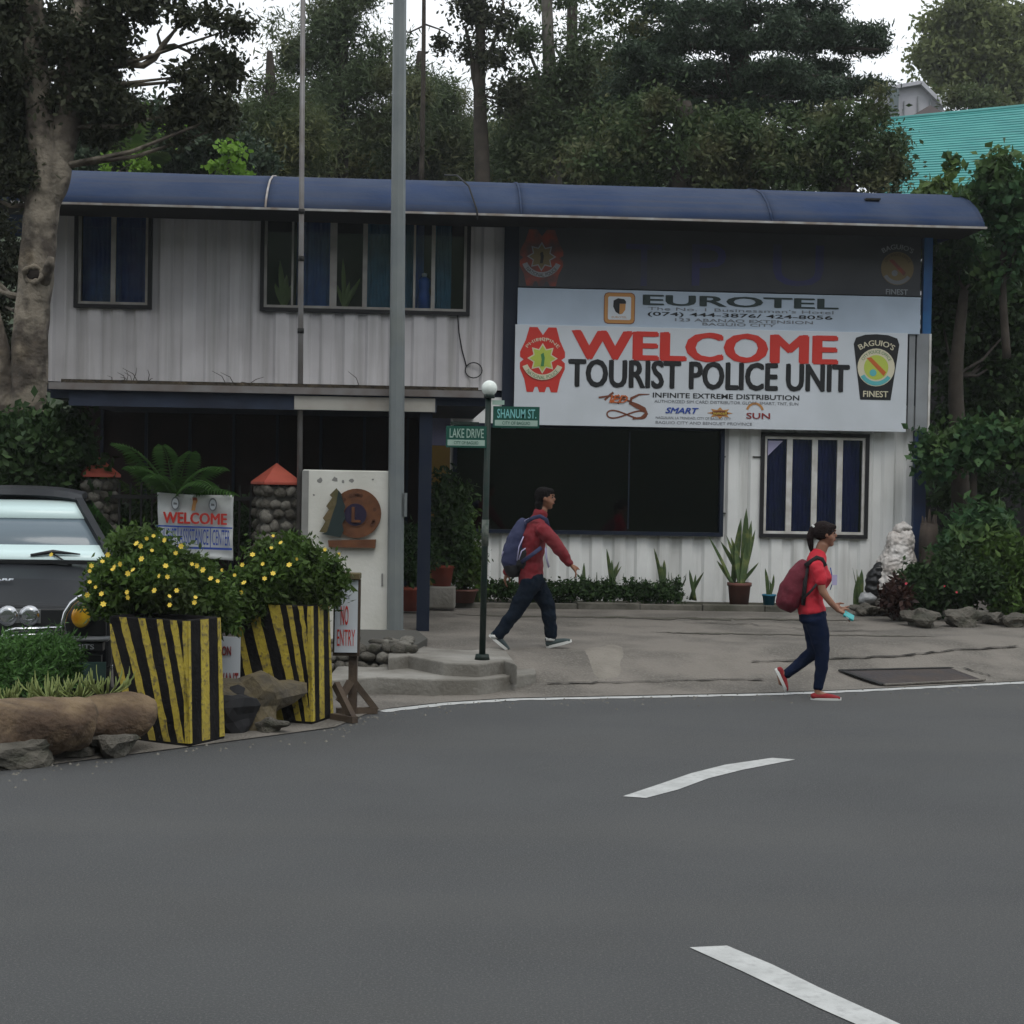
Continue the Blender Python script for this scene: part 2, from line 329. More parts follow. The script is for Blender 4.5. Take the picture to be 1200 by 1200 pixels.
FRM = dict(O=Vector((0, 0, 0)), a=Vector((1, 0, 0)), b=Vector((0, 0, 1)), n=Vector((0, -1, 0)))
def frame(O, a=(1, 0, 0), b=(0, 0, 1), n=(0, -1, 0)): return dict(O=Vector(O), a=Vector(a), b=Vector(b), n=Vector(n))
def text(s, x0, x1, y0, y1, m, parent, fr, t=.002, off=0, thick=.002, bold=.0, arc=None, name='lettering', shear=0):
    c = bpy.data.curves.new('text', 'FONT'); c.body = s; c.size = 1; c.offset = bold if bold < .019 else 0; c.shear = shear; c.resolution_u = 3
    o = bpy.data.objects.new('text', c); COL.objects.link(o)
    dg = bpy.context.evaluated_depsgraph_get(); me = bpy.data.meshes.new_from_object(o.evaluated_get(dg))
    bpy.data.objects.remove(o)
    lay = None
    if bold >= .019:
        bm = bmesh.new(); lay0 = [Vector(v.co) for v in me.vertices]; F0 = [tuple(p.vertices) for p in me.polygons]; vs = []; fs = []; lay = []
        for k, (sx_, sy_) in enumerate(((0, 0), (-1, .3), (1, -.3), (-.5, -.7), (.5, .7), (-.5, .4), (.5, -.4))):
            o0 = len(vs); vs += [v + Vector((sx_ * bold, sy_ * bold * .7, 0)) for v in lay0]; fs += [tuple(i + o0 for i in f) for f in F0]; lay += [k * .0008] * len(lay0)
        bm.free(); me = bpy.data.meshes.new('lettering'); me.from_pydata(vs, [], fs); me.update()
    n = len(me.vertices); a = np.empty(n * 3); me.vertices.foreach_get('co', a); a = a.reshape(-1, 3)
    mn = a.min(0); mxx = a.max(0); q = (a - mn) / np.maximum(mxx - mn, 1e-6)
    if arc:                                                # (cx, cy, radius, mid angle, half span): rows of letters on an arc
        cx, cy, r, mid, half = arc; h = y1 - y0
        th = mid + half - q[:, 0] * 2 * half; rr = r + q[:, 1] * h
        if mid < 0: th = mid - half + q[:, 0] * 2 * half; rr = r + h - q[:, 1] * h
        X = cx + rr * np.cos(th); Y = cy + rr * np.sin(th)
    else: X = x0 + q[:, 0] * (x1 - x0); Y = y0 + q[:, 1] * (y1 - y0)
    P = np.outer(np.ones(n), fr['O']) + np.outer(X, fr['a']) + np.outer(Y, fr['b']) + np.outer(np.full(n, t) + (np.array(lay) if lay else 0), fr['n'])
    me.vertices.foreach_set('co', P.ravel()); me.update(); me.materials.clear(); me.materials.append(m)
    bm = bmesh.new(); bm.from_mesh(me)                     # give the letters their thickness
    r_ = bmesh.ops.extrude_face_region(bm, geom=bm.faces[:])
    for v_ in [e for e in r_['geom'] if isinstance(e, bmesh.types.BMVert)]: v_.co += fr['n'] * thick
    for f_ in bm.faces: f_.smooth = False
    bmesh.ops.recalc_face_normals(bm, faces=bm.faces); bm.to_mesh(me); bm.free()
    oo = bpy.data.objects.new(name, me); put(oo, parent); return oo
def shape(name, pts, m, parent, fr, t, thick=.002, **kw):
    return MB().prism(pts, fr['O'], fr['a'], fr['b'], fr['n'], t, t + thick).build(name, m, parent, **kw)
def disc(cx, cy, r, k=28, ry=None): return [(cx + r * math.cos(2 * math.pi * i / k), cy + (ry or r) * math.sin(2 * math.pi * i / k)) for i in range(k)]
def star(cx, cy, r1, r2, k=8): return [(cx + (r1 if i % 2 == 0 else r2) * math.sin(math.pi * i / k), cy + (r1 if i % 2 == 0 else r2) * math.cos(math.pi * i / k)) for i in range(2 * k)]
def ribbon(cx, cy, r0_, r1_, a0, a1, k=14):
    A = [a0 + (a1 - a0) * i / k for i in range(k + 1)]
    return [(cx + r1_ * math.cos(a), cy + r1_ * math.sin(a)) for a in A] + [(cx + r0_ * math.cos(a), cy + r0_ * math.sin(a)) for a in A[::-1]]

# leaves: numpy quads folded along the midrib
def leaves(name, P, size, m, parent=None, aspect=.5, droop=0., spread=1., D=None, kind='stuff', jit=.55, **kw):
    P = np.asarray(P, float); n = len(P)
    d = rng.normal(size=(n, 3)) * spread if D is None else D + rng.normal(size=(n, 3)) * spread * .35
    d[:, 2] -= droop; d /= np.linalg.norm(d, axis=1)[:, None] + 1e-9
    r = rng.normal(size=(n, 3)); s = np.cross(d, r); s /= np.linalg.norm(s, axis=1)[:, None] + 1e-9
    nn = np.cross(d, s); L = size * (1 + rng.uniform(-jit, jit, n)); w_ = (L * aspect * .5)[:, None]; L = L[:, None]
    V = np.stack([P, P + d * L * .45 + s * w_ + nn * w_ * .3, P + d * L, P + d * L * .45 - s * w_ + nn * w_ * .3], 1).reshape(-1, 3)
    me = bpy.data.meshes.new(name); me.vertices.add(4 * n); me.vertices.foreach_set('co', V.ravel().astype('f'))
    b = np.arange(n)[:, None] * 4; T = np.concatenate([b + [[0, 1, 2]], b + [[0, 2, 3]]], 1).ravel()
    me.loops.add(6 * n); me.loops.foreach_set('vertex_index', T.astype('i')); me.polygons.add(2 * n)
    me.polygons.foreach_set('loop_start', (np.arange(2 * n) * 3).astype('i'))
    try: me.polygons.foreach_set('loop_total', np.full(2 * n, 3, 'i'))
    except Exception: pass
    me.update(calc_edges=True); me.validate(); me.materials.append(m)
    o = bpy.data.objects.new(name, me)
    return put(o, parent, kind=kind, **kw)
def clumps(c, r, nc, nl, cr, shell=.5, flat=1.):
    c = np.array(c, float); r = np.array(r, float)
    d = rng.normal(size=(nc, 3)); d /= np.linalg.norm(d, axis=1)[:, None]
    q = d * (shell + (1 - shell) * rng.random((nc, 1)) ** .6)
    C = c + q * r
    P = np.repeat(C, nl, 0) + rng.normal(size=(nc * nl, 3)) * np.array([cr, cr, cr * flat])
    return P, C
def boughs(c, r, nc, nl, cr, droop=.3):                    # leaf clumps strung along short boughs: ragged, gappy crowns
    c = np.array(c, float); r = np.array(r, float); nb = max(2, int(nc / 4)); P = []; CC = []
    for _ in range(nb):
        d = rng.normal(size=3); d /= np.linalg.norm(d); s = c + d * r * rng.random() ** .45
        v = d * np.array([1, 1, .6]) + rng.normal(size=3) * .5; v[2] -= droop * .5; v /= np.linalg.norm(v); L = min(r.mean() * .55, 1.6) * rng.uniform(.5, 1.4); k = 5
        for j in range(k):
            t = j / (k - 1); q = s + v * L * t + np.array([0, 0, -droop * .6 * L * t * t]); n_ = int(nl * nc / nb / k * (1.25 - .6 * t) * rng.uniform(.4, 1.5)); sc = cr * (1.15 - .6 * t) * rng.uniform(.6, 1.3)
            P.append(q + rng.normal(size=(n_, 3)) * np.array([sc, sc, sc * .8])); CC.append(q)
    return np.concatenate(P), np.array(CC)
def stone_mesh(seed, sub=2, amp=.25, flat=.75):
    bm = bmesh.new(); bmesh.ops.create_icosphere(bm, subdivisions=sub, radius=.5)
    for v in bm.verts:
        n_ = noise.noise(v.co * 2.2 + Vector((seed * 7.3, 0, 0))); v.co *= 1 + amp * n_ * 1.6; v.co.z *= flat
    me = bpy.data.meshes.new('stone'); bm.to_mesh(me); bm.free()
    for p in me.polygons: p.use_smooth = sub == 2
    return me
STONES = [stone_mesh(i) for i in range(5)]
for i_, s_ in enumerate(STONES): s_.materials.append(M['stone'] if i_ % 2 else M['stone_dark'])
ROCKS = [stone_mesh(i + 20, 3, .5, .7) for i in range(4)]
for s_ in ROCKS: s_.materials.append(M['stone_dark'])
def stone(parent, loc, sc, me=None, name='stone', rz=None, **kw):
    o = bpy.data.objects.new(name, me or random.choice(STONES)); o.location = loc; o.scale = sc
    o.rotation_euler = (random.uniform(-.3, .3), random.uniform(-.3, .3), rz if rz is not None else random.uniform(0, 6)); return put(o, parent, **kw)
# ================================================================== GROUND
edge_px = [(0, 905), (180, 882), (395, 853), (440, 833), (520, 824), (600, 819), (750, 816), (900, 813), (1000, 809), (1100, 804), (1200, 799)]
EDGE = [Vector((-30, 3, 0)), Vector((-7, 10.0, 0))] + [G(x, y) for x, y in edge_px] + [Vector((8, 18.3, 0)), Vector((30, 26, 0))]
def edge_dist(x, y):
    best = 1e9; sg = 1
    for a, b in zip(EDGE, EDGE[1:]):
        abx = b.x - a.x; aby = b.y - a.y; t = max(0, min(1, ((x - a.x) * abx + (y - a.y) * aby) / (abx * abx + aby * aby)))
        dx = x - a.x - t * abx; dy = y - a.y - t * aby; d = math.hypot(dx, dy)
        if d < best: best = d; sg = 1 if abx * (y - a.y) - aby * (x - a.x) > 0 else -1
    return best * sg
def sm(a, b, x): t = max(0, min(1, (x - a) / (b - a))); return t * t * (3 - 2 * t)
def zp(x, y):                                              # height of the forecourt
    d = edge_dist(x, y)
    lift = sm(-2.3, -1.4, x)
    sh = 1.15 * (1 - sm(-1.25, -.35, x))
    z = .265 * sm(.05 + sh, 1.6 + sh, d) * lift + .12 * sm(0, 3, d) * (1 - lift) + .03 * sm(2, 6, d)
    return z + .008 * noise.noise(Vector((x, y, 0)) * .9) * min(1, max(0, d))
def onground(px, py, it=12):
    lo, hi = 9.0, 30.0                                     # bisect along the line of sight
    for _ in range(40):
        y = (lo + hi) / 2; p = W(px, py, y)
        if p.z > zp(p.x, p.y): lo = y
        else: hi = y
    return Vector((p.x, p.y, zp(p.x, p.y)))
MB().add([(-120, -60, -.05), (120, -60, -.05), (120, 120, -.05), (-120, 120, -.05)], [(0, 1, 2, 3)]).build('ground', M['soil'], kind='structure')
# road: a fan of quads from the far edge towards the viewer
rd = MB(); vs = []
for p in EDGE: vs += [(p.x, p.y + .12, 0), (p.x, -40, 0)]
rd.add(vs, [(2 * i, 2 * i + 2, 2 * i + 3, 2 * i + 1) for i in range(len(EDGE) - 1)]).build('road', M['asphalt'], kind='structure')
# forecourt paving
g = MB(); nx, ny = 150, 60; vs = []
xs = np.linspace(-9, 16, nx + 1)
def edge_y(x):
    for a, b in zip(EDGE, EDGE[1:]):
        if a.x <= x <= b.x: return a.y + (b.y - a.y) * (x - a.x) / (b.x - a.x)
for x in xs:
    y0 = edge_y(x) + .02
    for j in range(ny + 1):
        y = y0 + (27 - y0) * (j / ny) ** 1.6; vs.append((x, y, zp(x, y) + .008))
fs = [(i * (ny + 1) + j, (i + 1) * (ny + 1) + j, (i + 1) * (ny + 1) + j + 1, i * (ny + 1) + j + 1) for i in range(nx) for j in range(ny)]
g.add(vs, fs, 0, True); g.add([(xs[0], edge_y(xs[0]), -.05), (xs[0], 27, -.05), (xs[0], 27, .1), (xs[0], edge_y(xs[0]), .01)], [(0, 1, 2, 3)])
g.build('forecourt', M['concrete'], kind='structure')
# painted edge line
def strip(name, pts, wid, z, m, **kw):
    b = MB(); vs = []
    for i, p in enumerate(pts):
        d = (pts[min(i + 1, len(pts) - 1)] - pts[max(i - 1, 0)]); d.z = 0; d.normalize(); n_ = Vector((-d.y, d.x, 0)); w0 = wid if not callable(wid) else wid(i)
        vs += [(p.x - n_.x * w0, p.y - n_.y * w0, z if z is not None else p.z), (p.x, p.y, z if z is not None else p.z)]
    return b.add(vs, [(2 * i, 2 * i + 2, 2 * i + 3, 2 * i + 1) for i in range(len(pts) - 1)]).build(name, m, kind='structure', **kw)
lp = []
E5 = EDGE[5:]
for a, b in zip(E5, E5[1:]):
    for k in range(12): lp.append(a.lerp(b, k / 12) + Vector((0, .0, 0)))
strip('edge_line', lp, lambda i: .13 + .015 * math.sin(i * 1.7), .004, M['line'])
far = [(730, 933), (775, 918), (810, 906), (850, 896), (905, 888), (932, 890), (870, 902), (830, 912), (795, 925), (757, 935)]
near = [(808, 1110), (852, 1108), (905, 1130), (960, 1157), (1062, 1203), (1180, 1256), (1130, 1256), (1010, 1203), (960, 1181), (870, 1138)]
for q in (far, near):
    P = [G(x, y, .004) for x, y in q]; k = len(P)
    MB().add(P, [(i, i + 1, k - 2 - i, k - 1 - i) for i in range(k // 2 - 1)]).build('lane_dash', M['line'], kind='structure')
# cracks, patched slab, drain cover
def crack(px, wid=.03):
    P = []
    for a, b in zip(px, px[1:]):
        for k in range(8):
            q = (a[0] + (b[0] - a[0]) * k / 8, a[1] + (b[1] - a[1]) * k / 8 + random.uniform(-.8, .8)); p = onground(*q); p.z += .02; P.append(p)
    strip('pavement_crack', P, lambda i: wid * random.uniform(.3, 1.2), None, M['crack'])
crack([(880, 777), (960, 774), (1045, 770), (1120, 763), (1200, 758)], .05)
crack([(1130, 784), (1166, 795)], .03); crack([(640, 803), (700, 801), (760, 800), (830, 798), (900, 797)], .04); crack([(800, 731), (880, 733), (960, 741), (1060, 740)], .04)
pc = onground(711, 769); vs = [pc + Vector((0, 0, .03))]; fs = []
for r_i in range(1, 5):
    for k in range(24):
        t = 2 * math.pi * k / 24; rr = r_i / 4 * (1 + .25 * noise.noise(Vector((math.cos(t) * 1.5, math.sin(t) * 1.5, 0)))); x = pc.x + .24 * rr * math.cos(t) + .05 * math.sin(t); y = pc.y + .75 * rr * math.sin(t)
        vs.append(Vector((x, y, zp(x, y) + (.032 - .034 * (r_i / 4) ** 2) + .012 * noise.noise(Vector((x * 6, y * 3, 1))))))
for k in range(24):
    fs.append((0, 1 + k, 1 + (k + 1) % 24))
    for r_i in range(3): fs.append((1 + r_i * 24 + k, 25 + r_i * 24 + k, 25 + r_i * 24 + (k + 1) % 24, 1 + r_i * 24 + (k + 1) % 24))
MB().add(vs, fs, 0, True).build('cement_patch', M['patch'], kind='structure')
# mossy stains along the kerb and grit on the road edge
for n_, (py0, x0_, x1_, w0_) in enumerate(((721, 530, 1010, .3), (742, 760, 1100, .16))):
    P = []
    for k in range(60):
        x = x0_ + (x1_ - x0_) * k / 59; p = onground(x, py0 + (x - x0_) * .014 + random.uniform(-.6, .6)); p.z += .0125 + n_ * .001; P.append(p)
    strip_later = globals().setdefault('STAINS', []); strip_later.append((P, w0_))
dc = thing('drain_cover', 'dark rusty drain cover sunk in the pavement near the white line', 'drain cover', onground(1065, 795))
q = [onground(x, y) - dc.location + Vector((0, 0, .014)) for x, y in [(985, 788), (1115, 785), (1152, 799), (1035, 805)]]
MB().add([v + Vector((0, 0, d)) for d in (0, .01) for v in q], [(0, 1, 2, 3), (4, 5, 6, 7), (0, 1, 5, 4), (1, 2, 6, 5), (2, 3, 7, 6), (3, 0, 4, 7)]).build('cover_plate', mat('rusty plate', (.035, .03, .032), .6, (.055, .04, .032), 3, 1, .4, 25), dc)
for i in range(4): MB().obox(q[i] + Vector((0, 0, .008)), q[(i + 1) % 4] + Vector((0, 0, .008)), .07, .012).build('cover_frame', M['concrete'] if i in (1, 2) else M['iron'], dc)
for P, w0_ in STAINS: strip('moss_stain', P, lambda i: w0_ * (.35 + .9 * abs(noise.noise(Vector((i * .35, w0_ * 50, 0)))) + .25 * random.random()) * min(1, i / 6, (59 - i) / 6) + .001, None, M['moss'])
gb = MB()
for _ in range(420):
    k = random.randrange(1, len(EDGE) - 2); q_ = EDGE[k].lerp(EDGE[k + 1], random.random()) + Vector((random.uniform(-.1, .1), -abs(random.gauss(0, .35)) + .02, 0)); s_ = random.uniform(.004, .016)
    gb.add([q_ + Vector((s_ * random.uniform(.7, 1.3), 0, 0)), q_ + Vector((0, s_, 0)), q_ + Vector((-s_, 0, 0)), q_ + Vector((0, -s_ * random.uniform(.7, 1.3), 0)), q_ + Vector((0, 0, s_ * .9))], [(0, 1, 4), (1, 2, 4), (2, 3, 4), (3, 0, 4)])
gb.build('road_grit', M['stone'], kind='stuff')
# stepped kerb at the corner
def slab(name, px_top, z0, z1, back, m):
    F_ = [G(x, y, z1) for x, y in px_top]; b = MB(); k = len(F_); B = [p + Vector(back) for p in F_]
    vs = [Vector((p.x, p.y, z0)) for p in F_] + F_ + B + [Vector((p.x, p.y, z0)) for p in B]
    fs = []
    for i in range(k - 1): fs += [(i, i + 1, k + i + 1, k + i), (k + i, k + i + 1, 2 * k + i + 1, 2 * k + i), (2 * k + i, 2 * k + i + 1, 3 * k + i + 1, 3 * k + i)]
    fs += [(0, k, 2 * k, 3 * k), (k - 1, 4 * k - 1, 3 * k - 1, 2 * k - 1)]
    return b.add(vs, fs).build(name, m, kind='structure', bevel=.015)
slab('kerb_step', [(380, 797), (440, 793), (520, 796), (560, 796), (600, 792), (628, 789)], -.04, .16, (0.0, 1.3, 0), M['kerb'])
slab('kerb_step', [(455, 770), (478, 768), (520, 776), (562, 778), (590, 774), (606, 779)], .1, .28, (-.1, 1.2, 0), M['kerb'])
# hillside behind
b = MB(); vs = []
for i in range(41):
    x = -70 + i * 3.5
    for j in range(13):
        y = 31 + j * 5; h = .3 + max(0, j - .2) * 1.5 + 2.0 * noise.noise(Vector((x * .06, y * .05, 3)))
        h *= (1 - .55 * sm(9, 20, x)); vs.append((x, y, h if j else -.1))
b.add(vs, [(i * 13 + j, i * 13 + 13 + j, i * 13 + 14 + j, i * 13 + j + 1) for i in range(40) for j in range(12)], 0, True)
b.build('hillside', M['hill'], kind='structure')

b = MB(); vs = []  # unseen hillside behind the camera, added to darken the window reflections
for i in range(31):
    x = -90 + i * 6
    for j in range(10):
        h = max(0, j) * 2.6 + 2.5 * noise.noise(Vector((x * .15, j * .7, 8))) * (j > 0); vs.append((x, -14 - j * 2.5, h if j else -.1))
b.add(vs, [(i * 10 + j, i * 10 + 10 + j, i * 10 + 11 + j, i * 10 + j + 1) for i in range(30) for j in range(9)], 0, True); b.build('hillside', M['hill'], kind='structure')
# ================================================================== BUILDING
YAW = R(3.5)
e = Vector((math.cos(YAW), math.sin(YAW), 0)); inn = Vector((-math.sin(YAW), math.cos(YAW), 0))
O0 = Vector((0, 22.5, 0))
def FU(px, py, v=0.0):
    d = ray(px, py); P0 = O0 + inn * v; t = (P0 - EYE).dot(inn) / d.dot(inn); p = EYE + d * t - O0
    return p.dot(e), p.z
BASEZ = .3
OB = Vector(O0)                                            # building frame: x along the front, y inward, z up
bld = thing('two_storey_container_building', 'two storey building of white corrugated containers with blue curved roof and blue posts', 'building', OB, YAW)
U = lambda px, py, v=0.: FU(px, py, v)[0]
Z = lambda px, py, v=0.: FU(px, py, v)[1]
def corr(b, u0_, u1_, z0, z1, v=0., pitch=.3, dep=.034, mi=0):
    if u1_ - u0_ < .01 or z1 - z0 < .01: return
    xs_ = {u0_, u1_}; k = math.floor(u0_ / pitch) - 1
    while k * pitch < u1_ + pitch:
        for f in (0, .12, .45, .57):
            x = (k + f) * pitch
            if u0_ < x < u1_: xs_.add(x)
        k += 1
    def dv(x):
        f = (x / pitch) % 1
        return 0 if f >= .57 else f / .12 if f < .12 else 1 if f < .45 else 1 - (f - .45) / .12
    xs_ = sorted(xs_); vs = []
    for x in xs_: vs += [(x, v + dep * dv(x), z0), (x, v + dep * dv(x), z1)]
    b.add(vs, [(2 * i, 2 * i + 2, 2 * i + 3, 2 * i + 1) for i in range(len(xs_) - 1)], mi)
def wall_holes(u0_, u1_, z0, z1, holes, name, m, v=0.):
    b = MB(); x = u0_
    for (a, c, za, zb) in sorted(holes):
        corr(b, x, a, z0, z1, v); corr(b, a, c, z0, za, v); corr(b, a, c, zb, z1, v); x = c
    corr(b, x, u1_, z0, z1, v)
    return b.build(name, m, bld)
uL, uM, uR = U(48, 350), U(590, 350), U(1076, 400)
zU0 = Z(320, 452); zEave = Z(300, 243, -.95); zTop = zEave + .08
wA = (U(92, 300), U(174, 300), Z(130, 357), Z(130, 244)); wB = (U(310, 300), U(547, 300), Z(430, 363), Z(430, 246))
wall_holes(uL, uM, zU0, zTop + .3, [wA, wB], 'upper_wall', M['grey_wall'])
wall_holes(uM, uR, zU0 - .1, zTop + .3, [], 'upper_wall', M['navy'], .05)
uLo = U(531, 560); zLo = Z(800, 470)
wD = (U(535, 560), U(843, 560), Z(700, 622), Z(700, 503)); wC = (U(895, 560), U(1013, 560), Z(950, 626), Z(950, 512))
wall_holes(uLo, uR, BASEZ - .1, zLo, [wD, wC], 'lower_wall', M['white_wall'])
# volumes behind the walls so the building is solid
b = MB(); b.box(uL, uL + .04, .05, 2.5, zU0, zTop + .3); b.box(uR - .04, uR, .06, 2.5, BASEZ, zTop + .3); b.box(uL, uR, 2.46, 2.5, BASEZ, zTop + .3)
b.build('side_wall', M['white_wall'], bld)
b = MB(); b.box(uL, uR, .08, 2.44, zU0 - .12, zU0 - .02); b.build('upper_floor', M['navy'], bld)
b = MB(); b.box(uL - .0, uLo, 2.2, 2.3, BASEZ - .2, zU0 - .12); b.build('ground_floor_back_wall', M['brown_ply'], bld)
for k in range(9): box('wall_batten', M['navy'], bld, uL + .4 + k * .62, uL + .44 + k * .62, 2.14, 2.2, BASEZ - .2, zU0 - .14)
box('lower_side_wall', M['lav'], bld, uLo - .3, uLo - .02, 1.1, 1.14, Z(520, 522, 1.1), zU0 - .12)
box('lower_side_wall', M['ochre'], bld, uLo - .3, uLo - .02, 1.1, 1.14, BASEZ - .1, Z(520, 522, 1.1) - .003)
box('lower_side_wall', M['white_wall'], bld, uLo - .02, uLo + .02, .06, 2.4, BASEZ - .1, zU0 - .12)
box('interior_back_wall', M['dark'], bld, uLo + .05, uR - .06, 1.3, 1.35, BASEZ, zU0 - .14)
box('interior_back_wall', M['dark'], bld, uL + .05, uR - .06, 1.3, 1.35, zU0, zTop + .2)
# white panels over the dark window left of the billboard
box('lintel_panel', M['white_wall'], bld, U(531, 480), U(600, 480), -.03, -.003, Z(550, 499), Z(550, 470))
# roof: barrel sheets between seams
def roof_prof():
    P = [(-.95, zEave), (-.84, zEave + .13), (-.62, zEave + .29), (-.3, zEave + .45), (.1, zEave + .57), (.6, zEave + .66), (1.2, zEave + .72), (2.0, zEave + .66), (2.7, zEave + .42), (3.0, zEave + .1)]
    return P
RP = roof_prof()
seams = [U(0, 240, -.95) - 1.2, U(311, 240, -.95), U(611, 240, -.95), U(905, 240, -.95), U(1156, 262, -.95)]
for k, (a, c) in enumerate(zip(seams, seams[1:])):
    b = MB(); n_ = int((c - a) / .12); vs = []
    for i in range(n_ + 1):
        x = a + .012 + (c - a - .024) * i / n_; 
        for v, z in RP: vs.append((x, v, z + .012 * noise.noise(Vector((x * .8, v * 2, k)))))
    m_ = len(RP); b.add(vs, [(i * m_ + j, i * m_ + m_ + j, i * m_ + m_ + j + 1, i * m_ + j + 1) for i in range(n_) for j in range(m_ - 1)], 0, True)
    o = b.build('roof_sheet', M['roof'], bld); s_ = o.modifiers.new('thick', 'SOLIDIFY'); s_.thickness = .02
    if k:
        b = MB(); b.tube([(a, v - .004, z + .001) for v, z in RP], .014, 6); b.build('roof_seam', M['roof_trim'] if k == 1 else M['roof'], bld) if k < 4 else None
box('roof_trim', M['roof_trim'], bld, seams[0], seams[-1], -.985, -.945, zEave - .028, zEave - .002)
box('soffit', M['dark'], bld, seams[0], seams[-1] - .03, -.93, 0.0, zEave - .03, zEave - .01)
b = MB(); m_ = len(RP); b.add([(seams[-1] - .02, v, z) for v, z in RP] + [(seams[-1] - .05, v, z) for v, z in RP], [tuple(range(m_)), tuple(range(m_, 2 * m_))[::-1]]); b.build('roof_end', M['roof'], bld)
tube('roof_cable', M['rubber'], bld, [(U(522, 215), .6, zEave + .74), (U(535, 220), -.2, zEave + .6), (U(547, 232), -.7, zEave + .38), (U(556, 245), -.99, zEave + .02), (U(556, 250), -.99, zEave - .08)], .012, 6)
MB().obox((U(1003, 236), -.46, zEave + .395), (U(1020, 236), -.46, zEave + .395), .09, .02).build('roof_patch', M['iron'], bld)
# ledge and canopy in front of the ground floor
cv = -4.1
cu0, cu1 = U(58, 450, cv), U(572, 455, cv); cz = Z(300, 453, cv)
box('canopy_slab', M['navy'], bld, cu0, cu1, cv + .05, .0, cz - .16, cz - .07)
box('canopy_fascia', mat('blue grey fascia', (.025, .035, .06), .6, (.018, .022, .036), 3, spec=.2), bld, cu0 + .2, U(512, 455, cv), cv + .012, cv + .045, cz - .24, cz - .075)
box('gutter', mat('grey gutter', (.17, .165, .165), .5, (.12, .1, .09), 4), bld, cu0, cu1, cv - .05, cv + .008, cz - .072, cz - .0)
box('gutter_debris', mat('leaf litter', (.07, .055, .035), 1, (.03, .025, .02), 8, 1, 1.5, 30), bld, cu0 + .1, cu1 - .1, cv + .1, cv + .4, cz - .07, cz + .045)
box('canopy_light_panel', mat('white light panel', (.34, .33, .3), .6, (.26, .24, .21), 3), bld, U(345, 470, cv), U(510, 470, cv), cv - .012, cv + .01, cz - .235, cz - .09)
tw = MB()
for _ in range(16):
    a = Vector((U(random.choice([150, 140, 158, 130, 410, 270]), 440, cv) + random.uniform(-.1, .15), cv + .2, cz)); c = a + Vector((random.uniform(-.2, .2), random.uniform(-.1, .1), random.uniform(.03, .2)))
    tw.tube([a, (a + c) / 2 + Vector((.02, 0, .03)), c], [.005, .004, .002], 4)
tw.build('twig', M['bark_dark'], bld, kind='stuff')
# posts
for px in (497,):
    box('canopy_post', M['navy'], bld, U(490, 600, cv + .1), U(505, 600, cv + .1), cv + .05, cv + .18, .2, cz - .165)
box('corner_post', M['navy'], bld, U(590, 350), U(607, 350), -.1, .045, BASEZ + 2.3, zEave - .03)
box('corner_post', M['blue_steel'], bld, U(1080, 330), U(1090, 330), -.09, -.0, Z(1080, 392), zEave - .03, label='bright blue upper corner post')
box('corner_post', mat('mid blue steel', (.015, .04, .11), .5, (.02, .03, .07), 3), bld, U(1069, 560), U(1083, 560), -.09, 0, BASEZ, Z(1075, 505))
# windows
def window(r, name, fm, im, panes, fd=.045, fw_=.035, bars=(), label=None):
    a, c, z0, z1 = r; b = MB(); t = .05
    b.box(a - t, a, -fd, .06, z0 - t, z1 + t); b.box(c, c + t, -fd, .06, z0 - t, z1 + t); b.box(a, c, -fd, .06, z0 - t, z0); b.box(a, c, -fd, .06, z1, z1 + t)
    w_ = b.build(name, fm, bld)
    if im:
        f = MB(); f.box(a, a + fw_, -.02, .03, z0, z1); f.box(c - fw_, c, -.02, .03, z0, z1); f.box(a + fw_, c - fw_, -.02, .03, z0, z0 + fw_); f.box(a + fw_, c - fw_, -.02, .03, z1 - fw_, z1)
        f.build('frame', im, w_)
    else: fw_ = 0
    if label: w_['label'] = label
    ed = [a + fw_] + [x for x, h in bars] + [c - fw_]
    for x, h in bars: box('mullion', im or fm, w_, x - h / 2, x + h / 2, -.018, .028, z0 + fw_, z1 - fw_)
    for i, (p, q_) in enumerate(zip(ed, ed[1:])):
        box('pane', M['glass'] if im else M['dark_glass'], w_, p + .005, q_ - .005, .004, .008, z0 + fw_, z1 - fw_)
        if i < len(panes) and panes[i]:
            cb = MB(); k = 24; f0, f1, cm = panes[i]; lo = p + (q_ - p) * f0; hi = p + (q_ - p) * f1
            vs = []
            for j in range(k + 1):
                x = lo + (hi - lo) * j / k; y = .12 + .02 * math.sin(j * 1.9) + .01 * math.sin(j * .7); vs += [(x, y, z0 - .02), (x, y, z1 + .02)]
            cb.add(vs, [(2 * j, 2 * j + 2, 2 * j + 3, 2 * j + 1) for j in range(k)], 0, True); cb.build('curtain', cm, w_)
    return w_
c1, c2, c3 = M['curtain'], M['curtain2'], M['curtain3']
window(wA, 'window', M['black_frame'], M['alu'], [(0, 1, c1), (0, 1, c1)], bars=[((wA[0] + wA[1]) / 2, .06)])
bx = lambda px: U(px, 300)
window(wB, 'window', M['black_frame'], M['alu'], [None, (.45, 1, c1), (0, .95, c1), None, (0, 1, c2), (.4, 1, c2), (0, .5, c1), (0, .6, c2)],
       bars=[(bx(343), .025), (bx(352), .05), (bx(391), .09), (bx(428), .06), (bx(462), .06), (bx(486), .03), (bx(508), .05)])
window(wD, 'window', M['navy'], None, [None], fd=.08, label='large dark tinted shop window')
def dx_(r, f): return r[0] + (r[1] - r[0]) * f
window(wC, 'window', M['black_frame'], M['white_frame'], [(0, 1, c3)] * 4, bars=[(dx_(wC, f), .075) for f in (.25, .5, .75)], label='four paned window with navy curtains')
